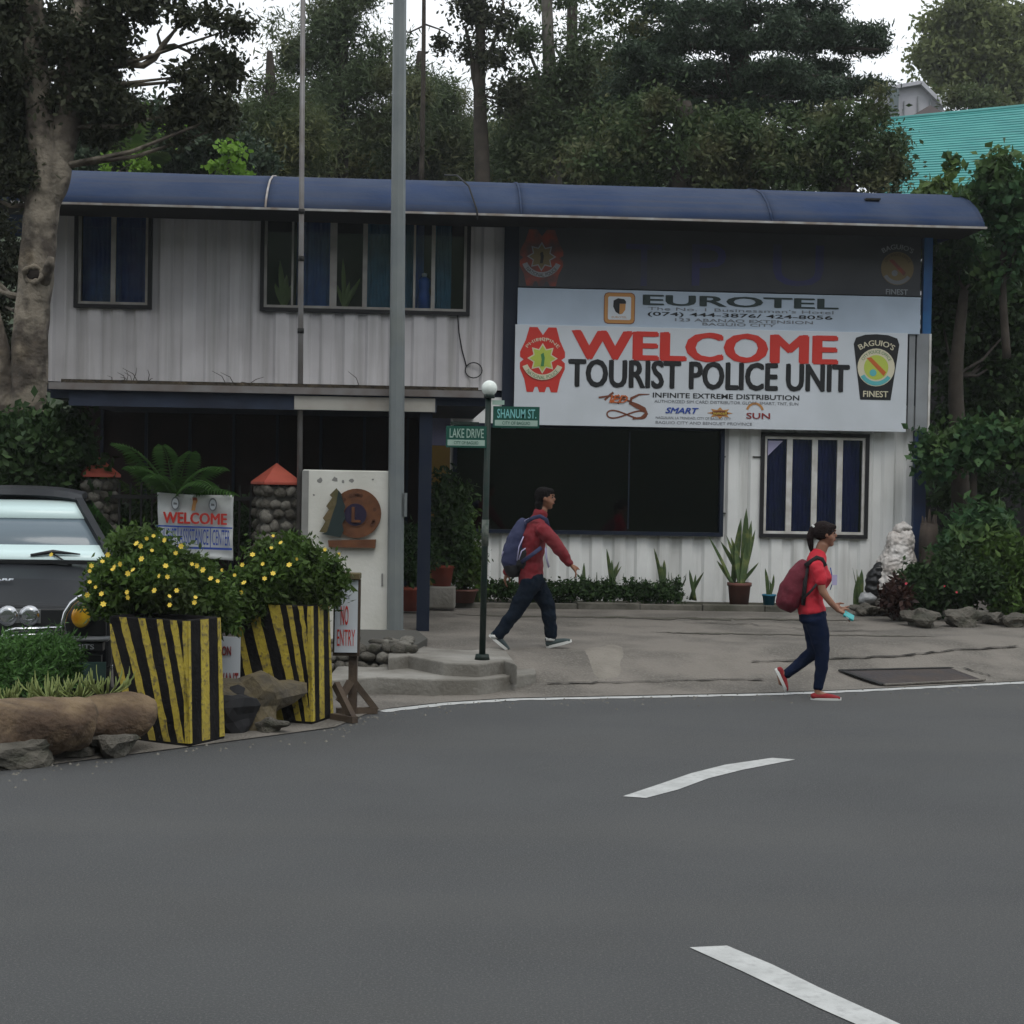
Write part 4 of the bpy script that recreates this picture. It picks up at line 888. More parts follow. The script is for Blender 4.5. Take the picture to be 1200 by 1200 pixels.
# ------------------------------------------------------------------ striped planters
def planter(label, cpx, cpy, th, Lt, Lb, Lnt, Lnb, H):
    C0 = G(cpx, cpy, .0); root = thing('striped_planter', label, 'planter', C0, 0, group='black and yellow striped concrete planters')
    a_ = Vector((-math.cos(th), math.sin(th), 0)); b_ = Vector((math.sin(th), math.cos(th), 0)); up_ = Vector((0, 0, H))
    B = [Vector(), a_ * Lb, a_ * Lb + b_ * Lnb, b_ * Lnb]; T0 = -a_ * (-.03); T = [up_ + T0, up_ + T0 + a_ * Lt, up_ + T0 + a_ * Lt + b_ * Lnt, up_ + T0 + b_ * Lnt]
    inn_ = [t + (sum(T, Vector()) / 4 - t) * .16 for t in T]; low = [t - Vector((0, 0, .1)) for t in inn_]
    MB().add(B + T + inn_ + low, [(0, 1, 5, 4), (1, 2, 6, 5), (2, 3, 7, 6), (3, 0, 4, 7), (4, 5, 9, 8), (5, 6, 10, 9), (6, 7, 11, 10), (7, 4, 8, 11), (8, 9, 13, 12), (9, 10, 14, 13), (10, 11, 15, 14), (11, 8, 12, 15), (12, 13, 14, 15), (3, 2, 1, 0)]).build('planter_body', M['black_paint'], root, bevel=.012)
    MB().add([p + Vector((0, 0, .03)) for p in low], [(0, 1, 2, 3)]).build('soil', M['soil'], root)
    nA = Vector((-b_.x, -b_.y, 0)); nB = Vector((-a_.x, -a_.y, 0))
    def stripe(face, t0, t1, b0_, b1_):                     # fractions of the face width at the top and at the bottom
        rows = 16; vs = []; fs = []
        for i in range(rows + 1):
            t = .005 + .965 * i / rows; top = 1 - t; z = H * top
            L_t = Lb + (Lt - Lb) * top if face == 'A' else Lnb + (Lnt - Lnb) * top
            w0 = t0 + (b0_ - t0) * t + .012 * noise.noise(Vector((t0 * 40, i * .8, 0))); w1 = t1 + (b1_ - t1) * t + .012 * noise.noise(Vector((t1 * 40, i * .8, 5)))
            w0 = min(max(w0, .006), .994); w1 = min(max(w1, .006), .994)
            if w1 - w0 < .004:
                if vs: break
                continue
            if face == 'A': p0_ = a_ * (L_t * (1 - w0) + .03 * top); p1_ = a_ * (L_t * (1 - w1) + .03 * top); n_ = nA
            else: p0_ = b_ * (L_t * w0) + a_ * .03 * top; p1_ = b_ * (L_t * w1) + a_ * .03 * top; n_ = nB
            p0_ = p0_ + Vector((0, 0, z)); p1_ = p1_ + Vector((0, 0, z)); vs += [p0_ + n_ * .004, p1_ + n_ * .004, p0_ - n_ * .004, p1_ - n_ * .004]
        k = len(vs) // 4
        for i in range(k - 1): q0 = 4 * i; fs += [(q0, q0 + 1, q0 + 5, q0 + 4), (q0, q0 + 4, q0 + 6, q0 + 2), (q0 + 1, q0 + 3, q0 + 7, q0 + 5)]
        if k > 1: MB().add(vs, fs).build('painted_stripe', M['yellow_paint'], root)
    return root, stripe, T, C0
p1_, st, T1, C1 = planter('left black and yellow striped concrete planter with taller flowering shrub', 222, 876, R(25), .69, .64, .40, .44, .90)
for q_ in ((-.09, .0, .26, .35), (.13, .22, .47, .56), (.38, .46, .66, .75), (.61, .68, .85, .94), (.78, .86, 1.03, 1.1), (.94, 1.0, .94, 1.0)): st('A', *q_)
for q_ in ((0, .07, 0, .07), (.38, .62, .34, .56), (.9, 1, .84, .98)): st('B', *q_)
p2_, st, T2, C2 = planter('right black and yellow striped concrete planter beside the wooden notice', 366, 850, R(17), .655, .62, .36, .42, .93)
for q_ in ((-.04, .02, .2, .33), (.16, .30, .5, .62), (.45, .6, .79, .86), (.69, .76, .92, .99), (.84, .9, 1.04, 1.08), (.96, 1.0, .96, 1.0)): st('A', *q_)
for q_ in ((0, .12, 0, .12), (.4, .66, .34, .56), (.92, 1, .86, .98)): st('B', *q_)
FLW = MB()
for k in range(6):
    a_ = k * math.pi / 3; c_, s__ = math.cos(a_), math.sin(a_); FLW.add([(0, 0, 0), (c_ * .55 - s__ * .35, s__ * .55 + c_ * .35, .12), (c_, s__, .18), (c_ * .55 + s__ * .35, s__ * .55 - c_ * .35, .12)], [(0, 1, 2, 3)])
FLW.ball((0, 0, .05), .2, 6, 4); FLWM = FLW.mesh('flower', M['flower'])
def shrub(name, label, cat, blobs, lm, size, flowers=(), aspect=.45, group=None, droop=.1, stems=True, stem_m=None, fl_mesh=None, fs=.02):
    Cc = Vector(blobs[0][0]); base = Vector((Cc.x, Cc.y, Cc.z - blobs[0][1][2]))
    root = thing(name, label, cat, base, 0, group); pts = []; tip = []
    for c, r, nc, nl, cr in blobs:
        P, CC = clumps(Vector(c) - base, r, nc, nl, cr, .35); pts.append(P); tip.append(CC)
    P = np.concatenate(pts); P = P[P[:, 2] > -.3]; leaves('foliage', P, size, lm, root, aspect, droop, label='')if False else leaves('foliage', P, size, lm, root, aspect, droop)
    if stems:
        b = MB(); T_ = np.concatenate(tip)
        for t in T_[rng.choice(len(T_), min(16, len(T_)), replace=False)]: b.tube([(0, 0, -.05), Vector(t) * .5 + Vector((0, 0, .05)), Vector(t)], [.012, .008, .004], 5)
        b.build('stems', stem_m or M['bark_dark'], root)
    for (x, y, Y) in flowers:
        p = W(x, y, Y) - base; o = bpy.data.objects.new('flower', fl_mesh or FLWM); o.location = p; k = fs * random.uniform(.75, 1.25); o.scale = (k, k, k)
        o.rotation_euler = (R(random.uniform(40, 100)), random.uniform(-.5, .5), random.uniform(-.7, .7)); put(o, root)
    return root
def pb(px, py, Y, rx, ry, nc, nl, cr, depth=None): r_ = rx / S_(Y); return (W(px, py, Y), (r_, depth or r_ * .8, ry / S_(Y)), nc, nl, cr)
f1 = [(172, 631, 12.2), (180, 628, 12.2), (193, 633, 12.3), (165, 640, 12.2), (112, 688, 12.2), (119, 696, 12.2), (134, 665, 12.1), (141, 661, 12.1), (150, 672, 12.0), (156, 668, 12.1), (102, 697, 12.3), (126, 650, 12.3), (150, 700, 12), (199, 709, 12), (149, 694, 11.9), (207, 692, 12), (225, 661, 12.2), (231, 663, 12.2), (238, 668, 12.2), (206, 648, 12.3), (247, 678, 12.3), (255, 681, 12.3), (229, 700, 12.1), (228, 706, 12.1), (178, 645, 12.1), (107, 663, 12.3), (105, 682, 12.3), (181, 692, 11.9), (196, 676, 12), (166, 655, 12), (160, 637, 12.3), (212, 640, 12.4), (121, 708, 12), (120, 658, 12.2)]
f1 += [(random.gauss(178, 40), random.gauss(668, 22), 12.1) for _ in range(6)]
shrub('flowering_shrub', 'large yellow flowering shrub spilling over the left striped planter', 'shrub', [pb(188, 690, 12.8, 72, 42, 70, 130, .05), pb(170, 656, 12.9, 50, 30, 46, 110, .05), pb(128, 690, 12.6, 26, 26, 26, 90, .045), pb(246, 708, 12.9, 26, 26, 28, 90, .045), pb(262, 728, 13.0, 15, 13, 10, 70, .03)], L_['mid'], .055, f1)
f2 = [(320, 628, 13.2), (329, 636, 13.1), (308, 661, 13), (339, 662, 13), (310, 678, 13), (320, 672, 13), (286, 683, 13.1), (270, 693, 13.2), (283, 694, 13.1), (397, 650, 13.5), (401, 656, 13.5), (318, 642, 13.1), (260, 668, 13.3), (275, 674, 13.2), (296, 650, 13.2), (381, 644, 13.3), (348, 655, 13.0), (284, 662, 13.2)]
shrub('flowering_shrub', 'rounder flowering shrub with few yellow flowers in the right striped planter', 'shrub', [pb(338, 682, 13.6, 52, 38, 70, 130, .05), pb(330, 654, 13.7, 38, 24, 36, 110, .05), pb(292, 695, 13.4, 24, 28, 26, 90, .045), pb(385, 678, 13.5, 14, 26, 16, 80, .04)], L_['mid'], .055, f2)

# white notice between the planters
Yn = 13.3; p = W(268, 812, Yn)
nb = thing('notice_board', 'small white notice with faded red letters between the striped planters', 'sign', (p.x, Yn, 0))
q = lambda x, y: (W(x, y, Yn).x - p.x, W(x, y, Yn).z)
A, B = q(252, 746), q(281, 812); fnb = frame((0, -.012, 0)); box('board', M['board_white'], nb, A[0], B[0], -.01, .01, B[1], A[1])
box('post', M['old_wood'], nb, -.03, .03, .012, .05, 0, A[1] - .05)
text('TION', *[q(x, 780)[0] for x in (254, 271)], q(268, 768)[1], q(268, 757)[1], M['maroon'], nb, fnb, bold=.02); text('WANT', *[q(x, 780)[0] for x in (255, 280)], q(268, 809)[1], q(268, 788)[1], M['maroon'], nb, fnb, bold=.01)
# NO ENTRY stand
be = G(413, 838, 0); Ye = be.y
ne = thing('no_entry_stand', 'wooden stand with white NO ENTRY notice beside the right striped planter', 'sign', be)
q = lambda x, y: (W(x, y, Ye).x - be.x, W(x, y, Ye).z)
A, B = q(394, 679), q(419, 764)
box('board', M['board_white'], ne, A[0], B[0], -.06, -.04, B[1], A[1])
box('backing', M['old_wood'], ne, A[0] - .015, B[0] + .02, -.038, -.0, B[1] - .03, A[1] + .005)
box('top_board', M['mossy_wood'], ne, q(388, 740)[0], q(422, 740)[0], -.1, .06, A[1] + .006, q(405, 671)[1], bevel=.008)
box('post', M['old_wood'], ne, q(409, 740)[0], q(419, 740)[0], .002, .075, 0, A[1])
b = MB(); b.obox((q(414, 740)[0], .04, q(405, 798)[1]), (q(441, 740)[0], .1, .03), .045, .05); b.obox((q(412, 740)[0], -.03, q(405, 798)[1]), (q(400, 740)[0], -.1, q(405, 806)[1] - .1), .045, .05); b.build('brace', M['old_wood'], ne)
b = MB(); b.obox((q(398, 740)[0], -.25, .28), (q(421, 740)[0], -.45, .03), .045, .06); b.build('brace', M['old_wood'], ne)
b = MB(); b.obox((q(396, 740)[0], -.0, .03), (q(442, 740)[0], .1, .03), .06, .05); b.build('foot', M['old_wood'], ne); b = MB(); b.obox((q(396, 740)[0], -.3, .03), (q(424, 740)[0], -.48, .03), .06, .05); b.build('foot', M['old_wood'], ne)
fne = frame((0, -.06, 0))
text('NO', q(400, 740)[0], q(409, 740)[0], q(405, 732)[1], q(405, 709)[1], M['red'], ne, fne, bold=.01); text('ENTRY', q(396, 740)[0], q(417, 740)[0], q(405, 756)[1], q(405, 737)[1], M['red'], ne, fne, bold=.0)
text('NOTICE', q(397, 740)[0], q(410, 740)[0], q(405, 701)[1], q(405, 697)[1], M['grey_p'], ne, fne)

# rocks, logs
def rock(px, py, sx_, sy_, sz_, label, Yo=0, z=0., m=None, me=None, rz=None, name='rock', cat='rock', base=None):
    p = base or G(px, py, z); o = bpy.data.objects.new(name, (me or random.choice(ROCKS)).copy() if m else (me or random.choice(ROCKS)))
    if m: o.data.materials.clear(); o.data.materials.append(m)
    o.location = p + Vector((0, Yo, sz_ * .3)); o.scale = (sx_, sy_, sz_); o.rotation_euler = (0, 0, rz if rz is not None else random.uniform(0, 6)); return put(o, None, label, cat)
rock(292, 858, .62, .5, .62, 'large tan topped boulder between the striped planters', .25, rz=.4, m=mat('tan rock', (.13, .105, .06), .9, (.07, .06, .045), 4, 1, .8, 14))
rock(270, 862, .36, .3, .5, 'black rock against the right side of the left planter', .2, m=mat('black rock', (.012, .012, .014), .8)); rock(318, 858, .26, .2, .17, 'small flat stone at the foot of the right planter', .0)
def log(label, P, rads, seed):
    c = sum((Vector(p) for p in P), Vector()) / len(P); root = thing('fallen_log', label, 'log', c)
    b = MB(); Q, RR = dense([Vector(p) - c for p in P], rads, 50); b.tube(Q, RR, 28)
    o = b.build('trunk', M['log'], root)
    for v in o.data.vertices: s_ = Vector((v.co.x * 1.6, v.co.y * 6, v.co.z * 6)); v.co += Vector((0, noise.noise(s_ + Vector((seed, 0, 0))) * .05, noise.noise(s_ * .7 + Vector((0, seed, 0))) * .07 + noise.noise(s_ * 3) * .018))
    return root
g0 = G(90, 893)
def lg(px, py, Y): return W(px, py, Y)
def logpts(pts, Y): return [W(x, y, Y + dy) for x, y, dy in pts]
log('long brown weathered log lying by the road at the left edge', logpts([(-60, 862, -.5), (-20, 860, -.35), (30, 856, -.2), (70, 852, -.1), (100, 850, 0), (106, 850, .02)], 11.5), [.19, .21, .2, .19, .175, .12], 1)
log('short brown weathered log touching the left striped planter', logpts([(96, 846, .1), (102, 846, .1), (130, 843, .15), (158, 842, .2), (168, 842, .22), (175, 843, .25)], 11.7), [.1, .155, .165, .165, .155, .09], 5)
rock(130, 884, .4, .3, .26, 'dark rock propping the short brown log', .0); rock(20, 898, .7, .45, .36, 'dark rock under the long brown log', .1); rock(66, 890, .4, .34, .28, 'small dark rock below the gap between the logs', .15)
# bushes at the left
shrub('feathery_bush', 'soft green feathery bush in front of the dark car', 'bush', [pb(38, 785, 12.6, 52, 30, 50, 200, .06), pb(20, 772, 12.6, 30, 20, 20, 160, .05), pb(68, 775, 12.7, 26, 22, 20, 160, .05)], L_['fern'], .06, aspect=.22, droop=-.1)
def spiky(label, px, py, Y, n, h, w_, lm, name='spider_plant', cat='plant', up_=.6, base=None, spread=1.):
    p = base or W(px, py, Y); root = thing(name, label, cat, p)
    for k in range(n):
        a_ = random.uniform(0, 6.28); d = Vector((math.cos(a_) * spread, math.sin(a_) * spread, random.uniform(up_, up_ * 2))).normalized() * h * random.uniform(.7, 1.2)
        blade('leaf', (random.uniform(-.02, .02), random.uniform(-.02, .02), -.02), d, w_, lm, root, bend=-.25 * h, k=4, twist=random.uniform(0, 3))
    return root
lbl = ['variegated spider plant at the left photo edge above the long log', 'low variegated spider plant above the long log, second from the left edge', 'tallest variegated spider plant behind the joint of the two logs', 'variegated spider plant above the short log', 'yellow tipped spider plant against the left striped planter', 'trailing variegated spider plant over the middle of the long log']
for (px, py, h), l_ in zip([(6, 822, .17), (28, 823, .16), (58, 818, .24), (92, 818, .2), (122, 814, .24), (74, 822, .14)], lbl): spiky(l_, px, py, 11.95, 22, h, .011, L_['vari'])

# rubble retaining wall beside the steps
rw = thing('rubble_wall', 'low rubble stone wall below the white plaster wall and grey pole', 'wall', (W(430, 770, 15.95).x, 15.95, 0))
b = MB(); xa = W(385, 770, 15.95).x - rw.location.x; xb = W(482, 770, 15.95).x - rw.location.x
b.add([(xa, .02, .05), (xb, .1, .05), (xb, .25, .33), (xa, .12, .33), (xb + .1, 1.0, .34), (xb - .05, 1.85, .34), (xa, 1.85, .34), (xb + .1, 1.0, .05)], [(0, 1, 2, 3), (3, 2, 4, 5, 6), (1, 7, 4, 2)]); b.build('core', M['mortar'], rw)
for j in range(3):
    x = xa + random.uniform(-.08, .02); z = .15 + .085 * j
    while x < xb + .02:
        w_ = random.uniform(.09, .17); stone(rw, (x + w_ / 2, .03 + .05 * j + random.uniform(-.02, .02), z + random.uniform(-.015, .015)), (w_ * 1.1, .16, random.uniform(.12, .16))); x += w_ * .95
for k in range(16): stone(rw, (random.uniform(xa, xb), random.uniform(.25, 1.0), .335 + random.uniform(-.01, .015)), (random.uniform(.12, .2), random.uniform(.14, .24), .1))
# ------------------------------------------------------------------ dark car at the left
Yc = 13.3; cx = W(2, 700, 13.9).x
car = thing('parked_car', 'dark grey car with pale banded windscreen and chrome bull bar at the left edge', 'car', (cx, Yc, .05))
def cl(px, py, Y): p = W(px, py, Y); return Vector((p.x - cx, Y - Yc, p.z - .05))
hf = cl(128, 705, Yc).x; hc = cl(157, 656, Yc + 1).x; ht = cl(120, 583, Yc + 1.55).x
zf = cl(60, 706, Yc).z; zc = cl(60, 657, Yc + 1).z; zt_ = cl(60, 584, Yc + 1.55).z; zr = cl(40, 570, Yc + 2).z
def mirror_loft(secs, m, name, parent, nseg=10, crown=.05, smooth=True):          # secs: (y, half width, z)
    b = MB(); vs = []
    for y, h_, z in secs:
        for i in range(nseg + 1):
            t = -1 + 2 * i / nseg; vs.append((h_ * t, y + .10 * t * t, z - crown * abs(t) ** 3))
    b.add(vs, [(j * (nseg + 1) + i, j * (nseg + 1) + i + 1, (j + 1) * (nseg + 1) + i + 1, (j + 1) * (nseg + 1) + i) for j in range(len(secs) - 1) for i in range(nseg)], 0, smooth)
    return b.build(name, m, parent)
def loft_hull(secs, m, name, parent, nseg=10):
    b = MB(); vs = []
    for y, h_, z0, z1 in secs:
        ring = []
        for i in range(nseg + 1): t = -1 + 2 * i / nseg; ring.append((h_ * t, y + .10 * t * t, z1 - .05 * abs(t) ** 3))
        ring += [(h_, y + .1, z0), (-h_, y + .1, z0)]; vs += ring
    k = nseg + 3
    f = [(j * k + i, j * k + (i + 1) % k, (j + 1) * k + (i + 1) % k, (j + 1) * k + i) for j in range(len(secs) - 1) for i in range(k)] + [tuple(range(k))[::-1], tuple((len(secs) - 1) * k + i for i in range(k))]
    return b.add(vs, f).build(name, m, parent, bevel=.03)
loft_hull([(-.02, hf - .03, .35, zf - .03), (0.04, hf, .35, zf), (.5, hf + .06, .35, (zf + zc) / 2 + .02), (1.05, hc, .35, zc), (2.6, hc, .35, zc + .02), (3.9, hc - .03, .35, zc - .05), (4.1, hc - .08, .4, zc - .1)], M['car_paint'], 'body', car)
loft_hull([(1.48, ht + .03, zt_ - .03, zt_ + .03), (1.62, ht + .0, zt_, zr - .01), (1.9, ht, zt_, zr + .01), (2.25, ht - .03, zt_, zr - .01), (2.45, ht - .1, zt_ - .05, zr - .08)], M['car_paint'], 'roof', car)
def wsp(u_, v_):                                            # windscreen surface
    h_ = hc - .05 + (ht - .02 - hc + .05) * v_; return Vector((u_ * h_, 1.0 + .52 * v_ + .10 * u_ * u_, zc - .03 + (zt_ - zc + .02) * v_))
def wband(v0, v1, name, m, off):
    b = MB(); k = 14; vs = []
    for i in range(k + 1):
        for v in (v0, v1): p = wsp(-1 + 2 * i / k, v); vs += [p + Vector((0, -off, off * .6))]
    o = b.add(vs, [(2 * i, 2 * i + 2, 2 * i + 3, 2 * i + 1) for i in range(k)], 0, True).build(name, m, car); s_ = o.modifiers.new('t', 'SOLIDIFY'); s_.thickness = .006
wband(0, 1, 'windscreen', M['windscreen_grey'], 0); wband(.70, .985, 'reflection_strip', M['sky_reflection'], .006); wband(.02, .29, 'reflection_strip', M['sky_reflection'], .006)  # pale strips painted on the glass for the sky it reflects
for sg_ in (-1, 1):
    MB().obox(wsp(sg_ * 1.0, 0) + Vector((0, -.01, 0)), wsp(sg_ * 1.0, 1) + Vector((0, -.01, 0)), .07, .05).build('windscreen_pillar', M['car_paint'], car)
    b = MB(); b.add([wsp(sg_, 0) + Vector((0, .12, .02)), wsp(sg_, 1) + Vector((0, .12, -.02)), Vector((sg_ * ht, 2.35, zt_ - .02)), Vector((sg_ * (hc - .03), 2.45, zc))], [(0, 1, 2, 3)]); b.build('side_window', M['dark_glass'], car)
    for yy in (.7, 3.2):
        w_ = MB(); w_.tube([(sg_ * (hc - .24), yy, .3), (sg_ * (hc - .02), yy, .3)], .34, 24); wo_ = w_.build('wheel', M['rubber'], car)
        MB().tube([(sg_ * (hc - .04), yy, .3), (sg_ * (hc - .0), yy, .3)], .18, 16).build('rim', M['chrome'], wo_)
    a = cl(58, 650, Yc + 1.1) if sg_ > 0 else cl(-70, 650, Yc + 1.1)
    b = MB(); b.tube([a + Vector((0, -.05, -.0)), a + Vector((.18, -.03, .03)), a + Vector((.4, -.0, .01))], [.012, .02, .006], 6); b.tube([a + Vector((.17, -.03, .02)), a + Vector((.38, -.12, -.1)), a + Vector((.6, -.1, -.09))], .008, 5); b.build('wiper', M['trim'], car)
box('cowl_strip', M['trim'], car, -hc + .06, hc - .06, .93, 1.0, zc - .02, zc + .012)
A, B = cl(-200, 708, Yc), cl(123, 745, Yc)
box('grille', M['trim'], car, -hf + .02, hf - .02, -.045, .0, B.z, A.z, bevel=.01)
for px in (-31, -6, 13, 37.5):
    c = cl(px, 720, Yc); l_ = MB(); l_.tube([c + Vector((0, -.07, 0)), c + Vector((0, -.0, 0))], .078, 18); lo_ = l_.build('headlight', M['chrome'], car)
    MB().ball(c + Vector((0, -.068, 0)), .06, 14, 8, squash=(1, .2, 1)).build('lens', M['lamp_glass'], lo_)
A = cl(-45, 711, Yc); B = cl(50, 729, Yc); box('headlight_panel', mat('grey trim', (.16, .17, .17), .5), car, A.x, B.x, -.055, -.046, B.z, A.z, bevel=.004)
c = cl(97, 721, Yc); MB().ball(c + Vector((0, -.12, 0)), .085, 16, 10, squash=(.85, .5, 1)).build('fog_lamp', M['amber'], car)
MB().lathe([(.0, 0), (.09, .0), (.1, .09), (.0, .09)], 16).build('lamp_housing', M['trim'], car, loc=(0, 0, 0)); h_ = [o for o in bpy.data.objects if o.name.startswith('lamp_housing')][-1]; h_.rotation_euler = (R(90), 0, 0); h_.location = c + Vector((0, -.0, 0))
bb = lambda pts, r_: MB().tube([cl(x, y, Yc - .22) for x, y in pts], r_, 8).build('bull_bar', M['chrome'], car)
bb([(72, 745), (70, 730), (73, 718), (80, 707), (90, 699), (104, 695), (125, 694), (150, 694)], .02)
bb([(-70, 742), (-64, 737), (5, 747), (4, 744)][:0] + [(-30, 760), (0, 748), (6, 739), (16, 736.5), (68, 736)], .017); bb([(8, 748), (14, 743.5), (66, 742.5)], .012)
A = cl(-200, 741, Yc - .1); B = cl(126, 751, Yc - .1); box('bumper', mat('grey bumper', (.2, .21, .22), .4, (.12, .13, .14), 5), car, -hf, B.x, -.18, .0, B.z, A.z, bevel=.012)
A = cl(80, 752, Yc - .1); B = cl(119, 762, Yc - .1); box('bumper_panel', M['trim'], car, A.x, B.x, -.16, -.02, B.z, A.z)
fc = frame((0, -.16, 0)); text('MITS', cl(95, 0, Yc - .12).x, cl(118, 0, Yc - .12).x, B.z + .012, A.z - .01, M['grey_panel'], car, fc, bold=.02)
A = cl(92, 775, Yc - .1); B = cl(122, 797, Yc - .1); box('number_plate', mat('green number plate', (.05, .10, .09), .5), car, A.x, B.x, -.14, -.12, B.z, A.z)
A = cl(-200, 763, Yc - .1); box('lower_valance', M['trim'], car, -hf + .05, hf - .05, -.1, .0, .3, A.z)
pv = Vector((hc, 1.0, 0)); car.rotation_euler = (0, 0, R(7)); car.location = Vector(car.location) + pv - Matrix.Rotation(R(7), 3, 'Z') @ pv - Vector((.12, 0, 0))
MB().box(-ht + .1, ht - .1, 2.4, 2.42, zc, zt_ - .05).build('rear_window', M['dark_glass'], car)
p = cl(3, 680, Yc + .4); text('ARF', p.x, p.x + .15, 0, .045, M['board_white'], car, frame((0, p.y, p.z), (1, 0, 0), Vector((0, 1, .28)).normalized(), Vector((0, -.28, 1)).normalized()), bold=.04)
# ================================================================== PEOPLE
def blob(name, chains, balls, m, parent, vox=.009, sm=4, wrinkle=0, n=14, seed=0, wf=(9, 9, 14)):
    b = MB()
    for pts, rad in chains:
        rr = [r if isinstance(r, tuple) else (r, r) for r in rad]
        P = [Vector(p) for p in pts]                       # rounded ends
        d0 = (P[0] - P[1]).normalized(); d1 = (P[-1] - P[-2]).normalized()
        a = min(rr[0]) * .6; c = min(rr[-1]) * .6
        P = [P[0] + d0 * a] + P + [P[-1] + d1 * c]; rr = [(rr[0][0] * .6, rr[0][1] * .6)] + rr + [(rr[-1][0] * .6, rr[-1][1] * .6)]
        b.tube(P, rr, n, lat=(0, 1, 0))
    for c, r, sq in balls: b.ball(c, r, 16, 10, 0, sq)
    o = b.build(name, m, parent)
    r_ = o.modifiers.new('r', 'REMESH'); r_.mode = 'VOXEL'; r_.voxel_size = vox; r_.use_smooth_shade = True
    if sm: s_ = o.modifiers.new('s', 'SMOOTH'); s_.iterations = sm; s_.factor = .5
    bake(o)
    if not o.data.materials: o.data.materials.append(m)
    if wrinkle:
        k = len(o.data.vertices); nn = [Vector(v.normal) for v in o.data.vertices]
        for v, q in zip(o.data.vertices, nn): v.co += q * wrinkle * (noise.noise(Vector((v.co.x * wf[0] + seed, v.co.y * wf[1], v.co.z * wf[2]))) + .5 * noise.noise(v.co * 26))
    for p in o.data.polygons: p.use_smooth = True
    return o
def hand_chains(wr, d, side, thumb, curl=.5):             # wrist, pointing direction, palm spreading axis, thumb axis
    wr = Vector(wr); d = Vector(d).normalized(); side = Vector(side).normalized(); nrm = d.cross(side).normalized()
    ch = [([wr - d * .02, wr + d * .035, wr + d * .08], [(.022, .018), (.034, .018), (.036, .015)])]
    for k, (o_, L) in enumerate(zip((-.027, -.009, .009, .026), (.066, .076, .071, .055))):
        a = wr + d * .078 + side * o_; d1 = (d + nrm * curl * .5).normalized(); d2 = (d + nrm * curl * 1.5).normalized()
        ch.append(([a - d * .015, a + d1 * L * .5, a + d1 * L * .5 + d2 * L * .3, a + d1 * L * .5 + d2 * L * .5], [.0095, .009, .008, .007]))
    t = Vector(thumb).normalized(); a = wr + d * .02 + t * .02
    ch.append(([a, a + (t * .7 + d) .normalized() * .04, a + (t * .45 + d).normalized() * .07], [.012, .0105, .008])); return ch
def head(c, k=1.):                                         # balls of a head looking along +x
    c = Vector(c)
    v = lambda x, y, z: c + Vector((x, y, z)) * k
    return [(v(-.008, 0, .025), .088 * k, (1.06, .86, .98)), (v(.022, 0, -.03), .066 * k, (.95, .88, 1.15)), (v(.045, 0, -.085), .03 * k, (1.1, 1.1, .8)), (v(.085, 0, .042), .014 * k, (1, 2.6, .6)),
            (v(.093, 0, -.005), .015 * k, (1.05, .75, 1.3)), (v(.082, 0, .015), .012 * k, (1, .7, 1.8)), (v(.081, 0, -.045), .013 * k, (1, 1.7, .8)), (v(.03, -.05, -.02), .03 * k, (1, .6, 1)), (v(.03, .05, -.02), .03 * k, (1, .6, 1)),
            (v(-.005, -.078, .0), .022 * k, (.75, .35, 1.2)), (v(-.005, .078, .0), .022 * k, (.75, .35, 1.2))]
def face(c, k, parent, lipm):
    c = Vector(c); v = lambda x, y, z: c + Vector((x, y, z)) * k
    for s_ in (-1, 1):
        MB().ball(v(.075, s_ * .032, .018), .011 * k, 10, 6, squash=(.7, 1.3, .7)).build('eye', M['blackp'], parent)
        MB().tube([v(.085, s_ * .014, .04), v(.083, s_ * .035, .045), v(.068, s_ * .052, .038)], .0042 * k, 6).build('eyebrow', M['hair'], parent)
    MB().tube([v(.082, -.02, -.047), v(.093, 0, -.044), v(.082, .02, -.047)], .0055 * k, 6).build('lips', lipm, parent)
lipm = mat('lips', (.22, .06, .05), .5)
# ---- man in the red jacket
bm_ = onground(622, 761); Ym = bm_.y; sM = S_(Ym)
man = thing('person', 'man in red jacket and dark jeans striding right past the street sign post', 'person', bm_)
m3 = lambda px, py, y=0.: Vector(((px - 622) / sM, y, (761 - py) / sM))
hc_ = m3(636, 584)
na = [m3(631, 618, -.16), m3(644, 630, -.2), m3(652, 641, -.21), m3(660, 651, -.2), m3(666, 659, -.19)]
fa = [m3(625, 618, .16), m3(613, 632, .2), m3(603, 647, .22), m3(597, 662, .23), m3(592, 673, .23)]
legR = [m3(621, 682, -.085), m3(612, 700, -.09), m3(603, 716, -.09), m3(592, 732, -.09), m3(583, 745, -.09)]
legF = [m3(625, 682, .085), m3(635, 698, .085), m3(642, 712, .085), m3(644, 730, .085), m3(646, 747, .085)]
tor = [m3(622, 682), m3(620, 664), m3(621, 645), m3(624, 626), m3(626, 614), m3(629, 606)]
body = blob('body', [(tor, [(.145, .105), (.135, .095), (.14, .1), (.165, .105), (.15, .08), (.06, .06)]), ([m3(628, 609), m3(633, 596)], [(.055, .055), (.052, .052)]),
        (na, [.05, .045, .04, .035, .028]), (fa, [.05, .045, .04, .035, .028]), (legR, [.085, .075, .06, .055, .045]), (legF, [.085, .075, .06, .055, .045])]
        + hand_chains(na[-1], (.65, 0, -.8), (0, -1, -.1), (.7, -.3, .1), .95) + hand_chains(fa[-1], (-.2, 0, -.95), (0, 1, 0), (.6, 0, -.1), .8), head(hc_, .93), M['skin'], man, .008, 2)
face(hc_, .93, man, lipm)
jk = [m3(621, 684), m3(620, 670), m3(620, 650), m3(623, 628), m3(626, 615), m3(629, 607)]
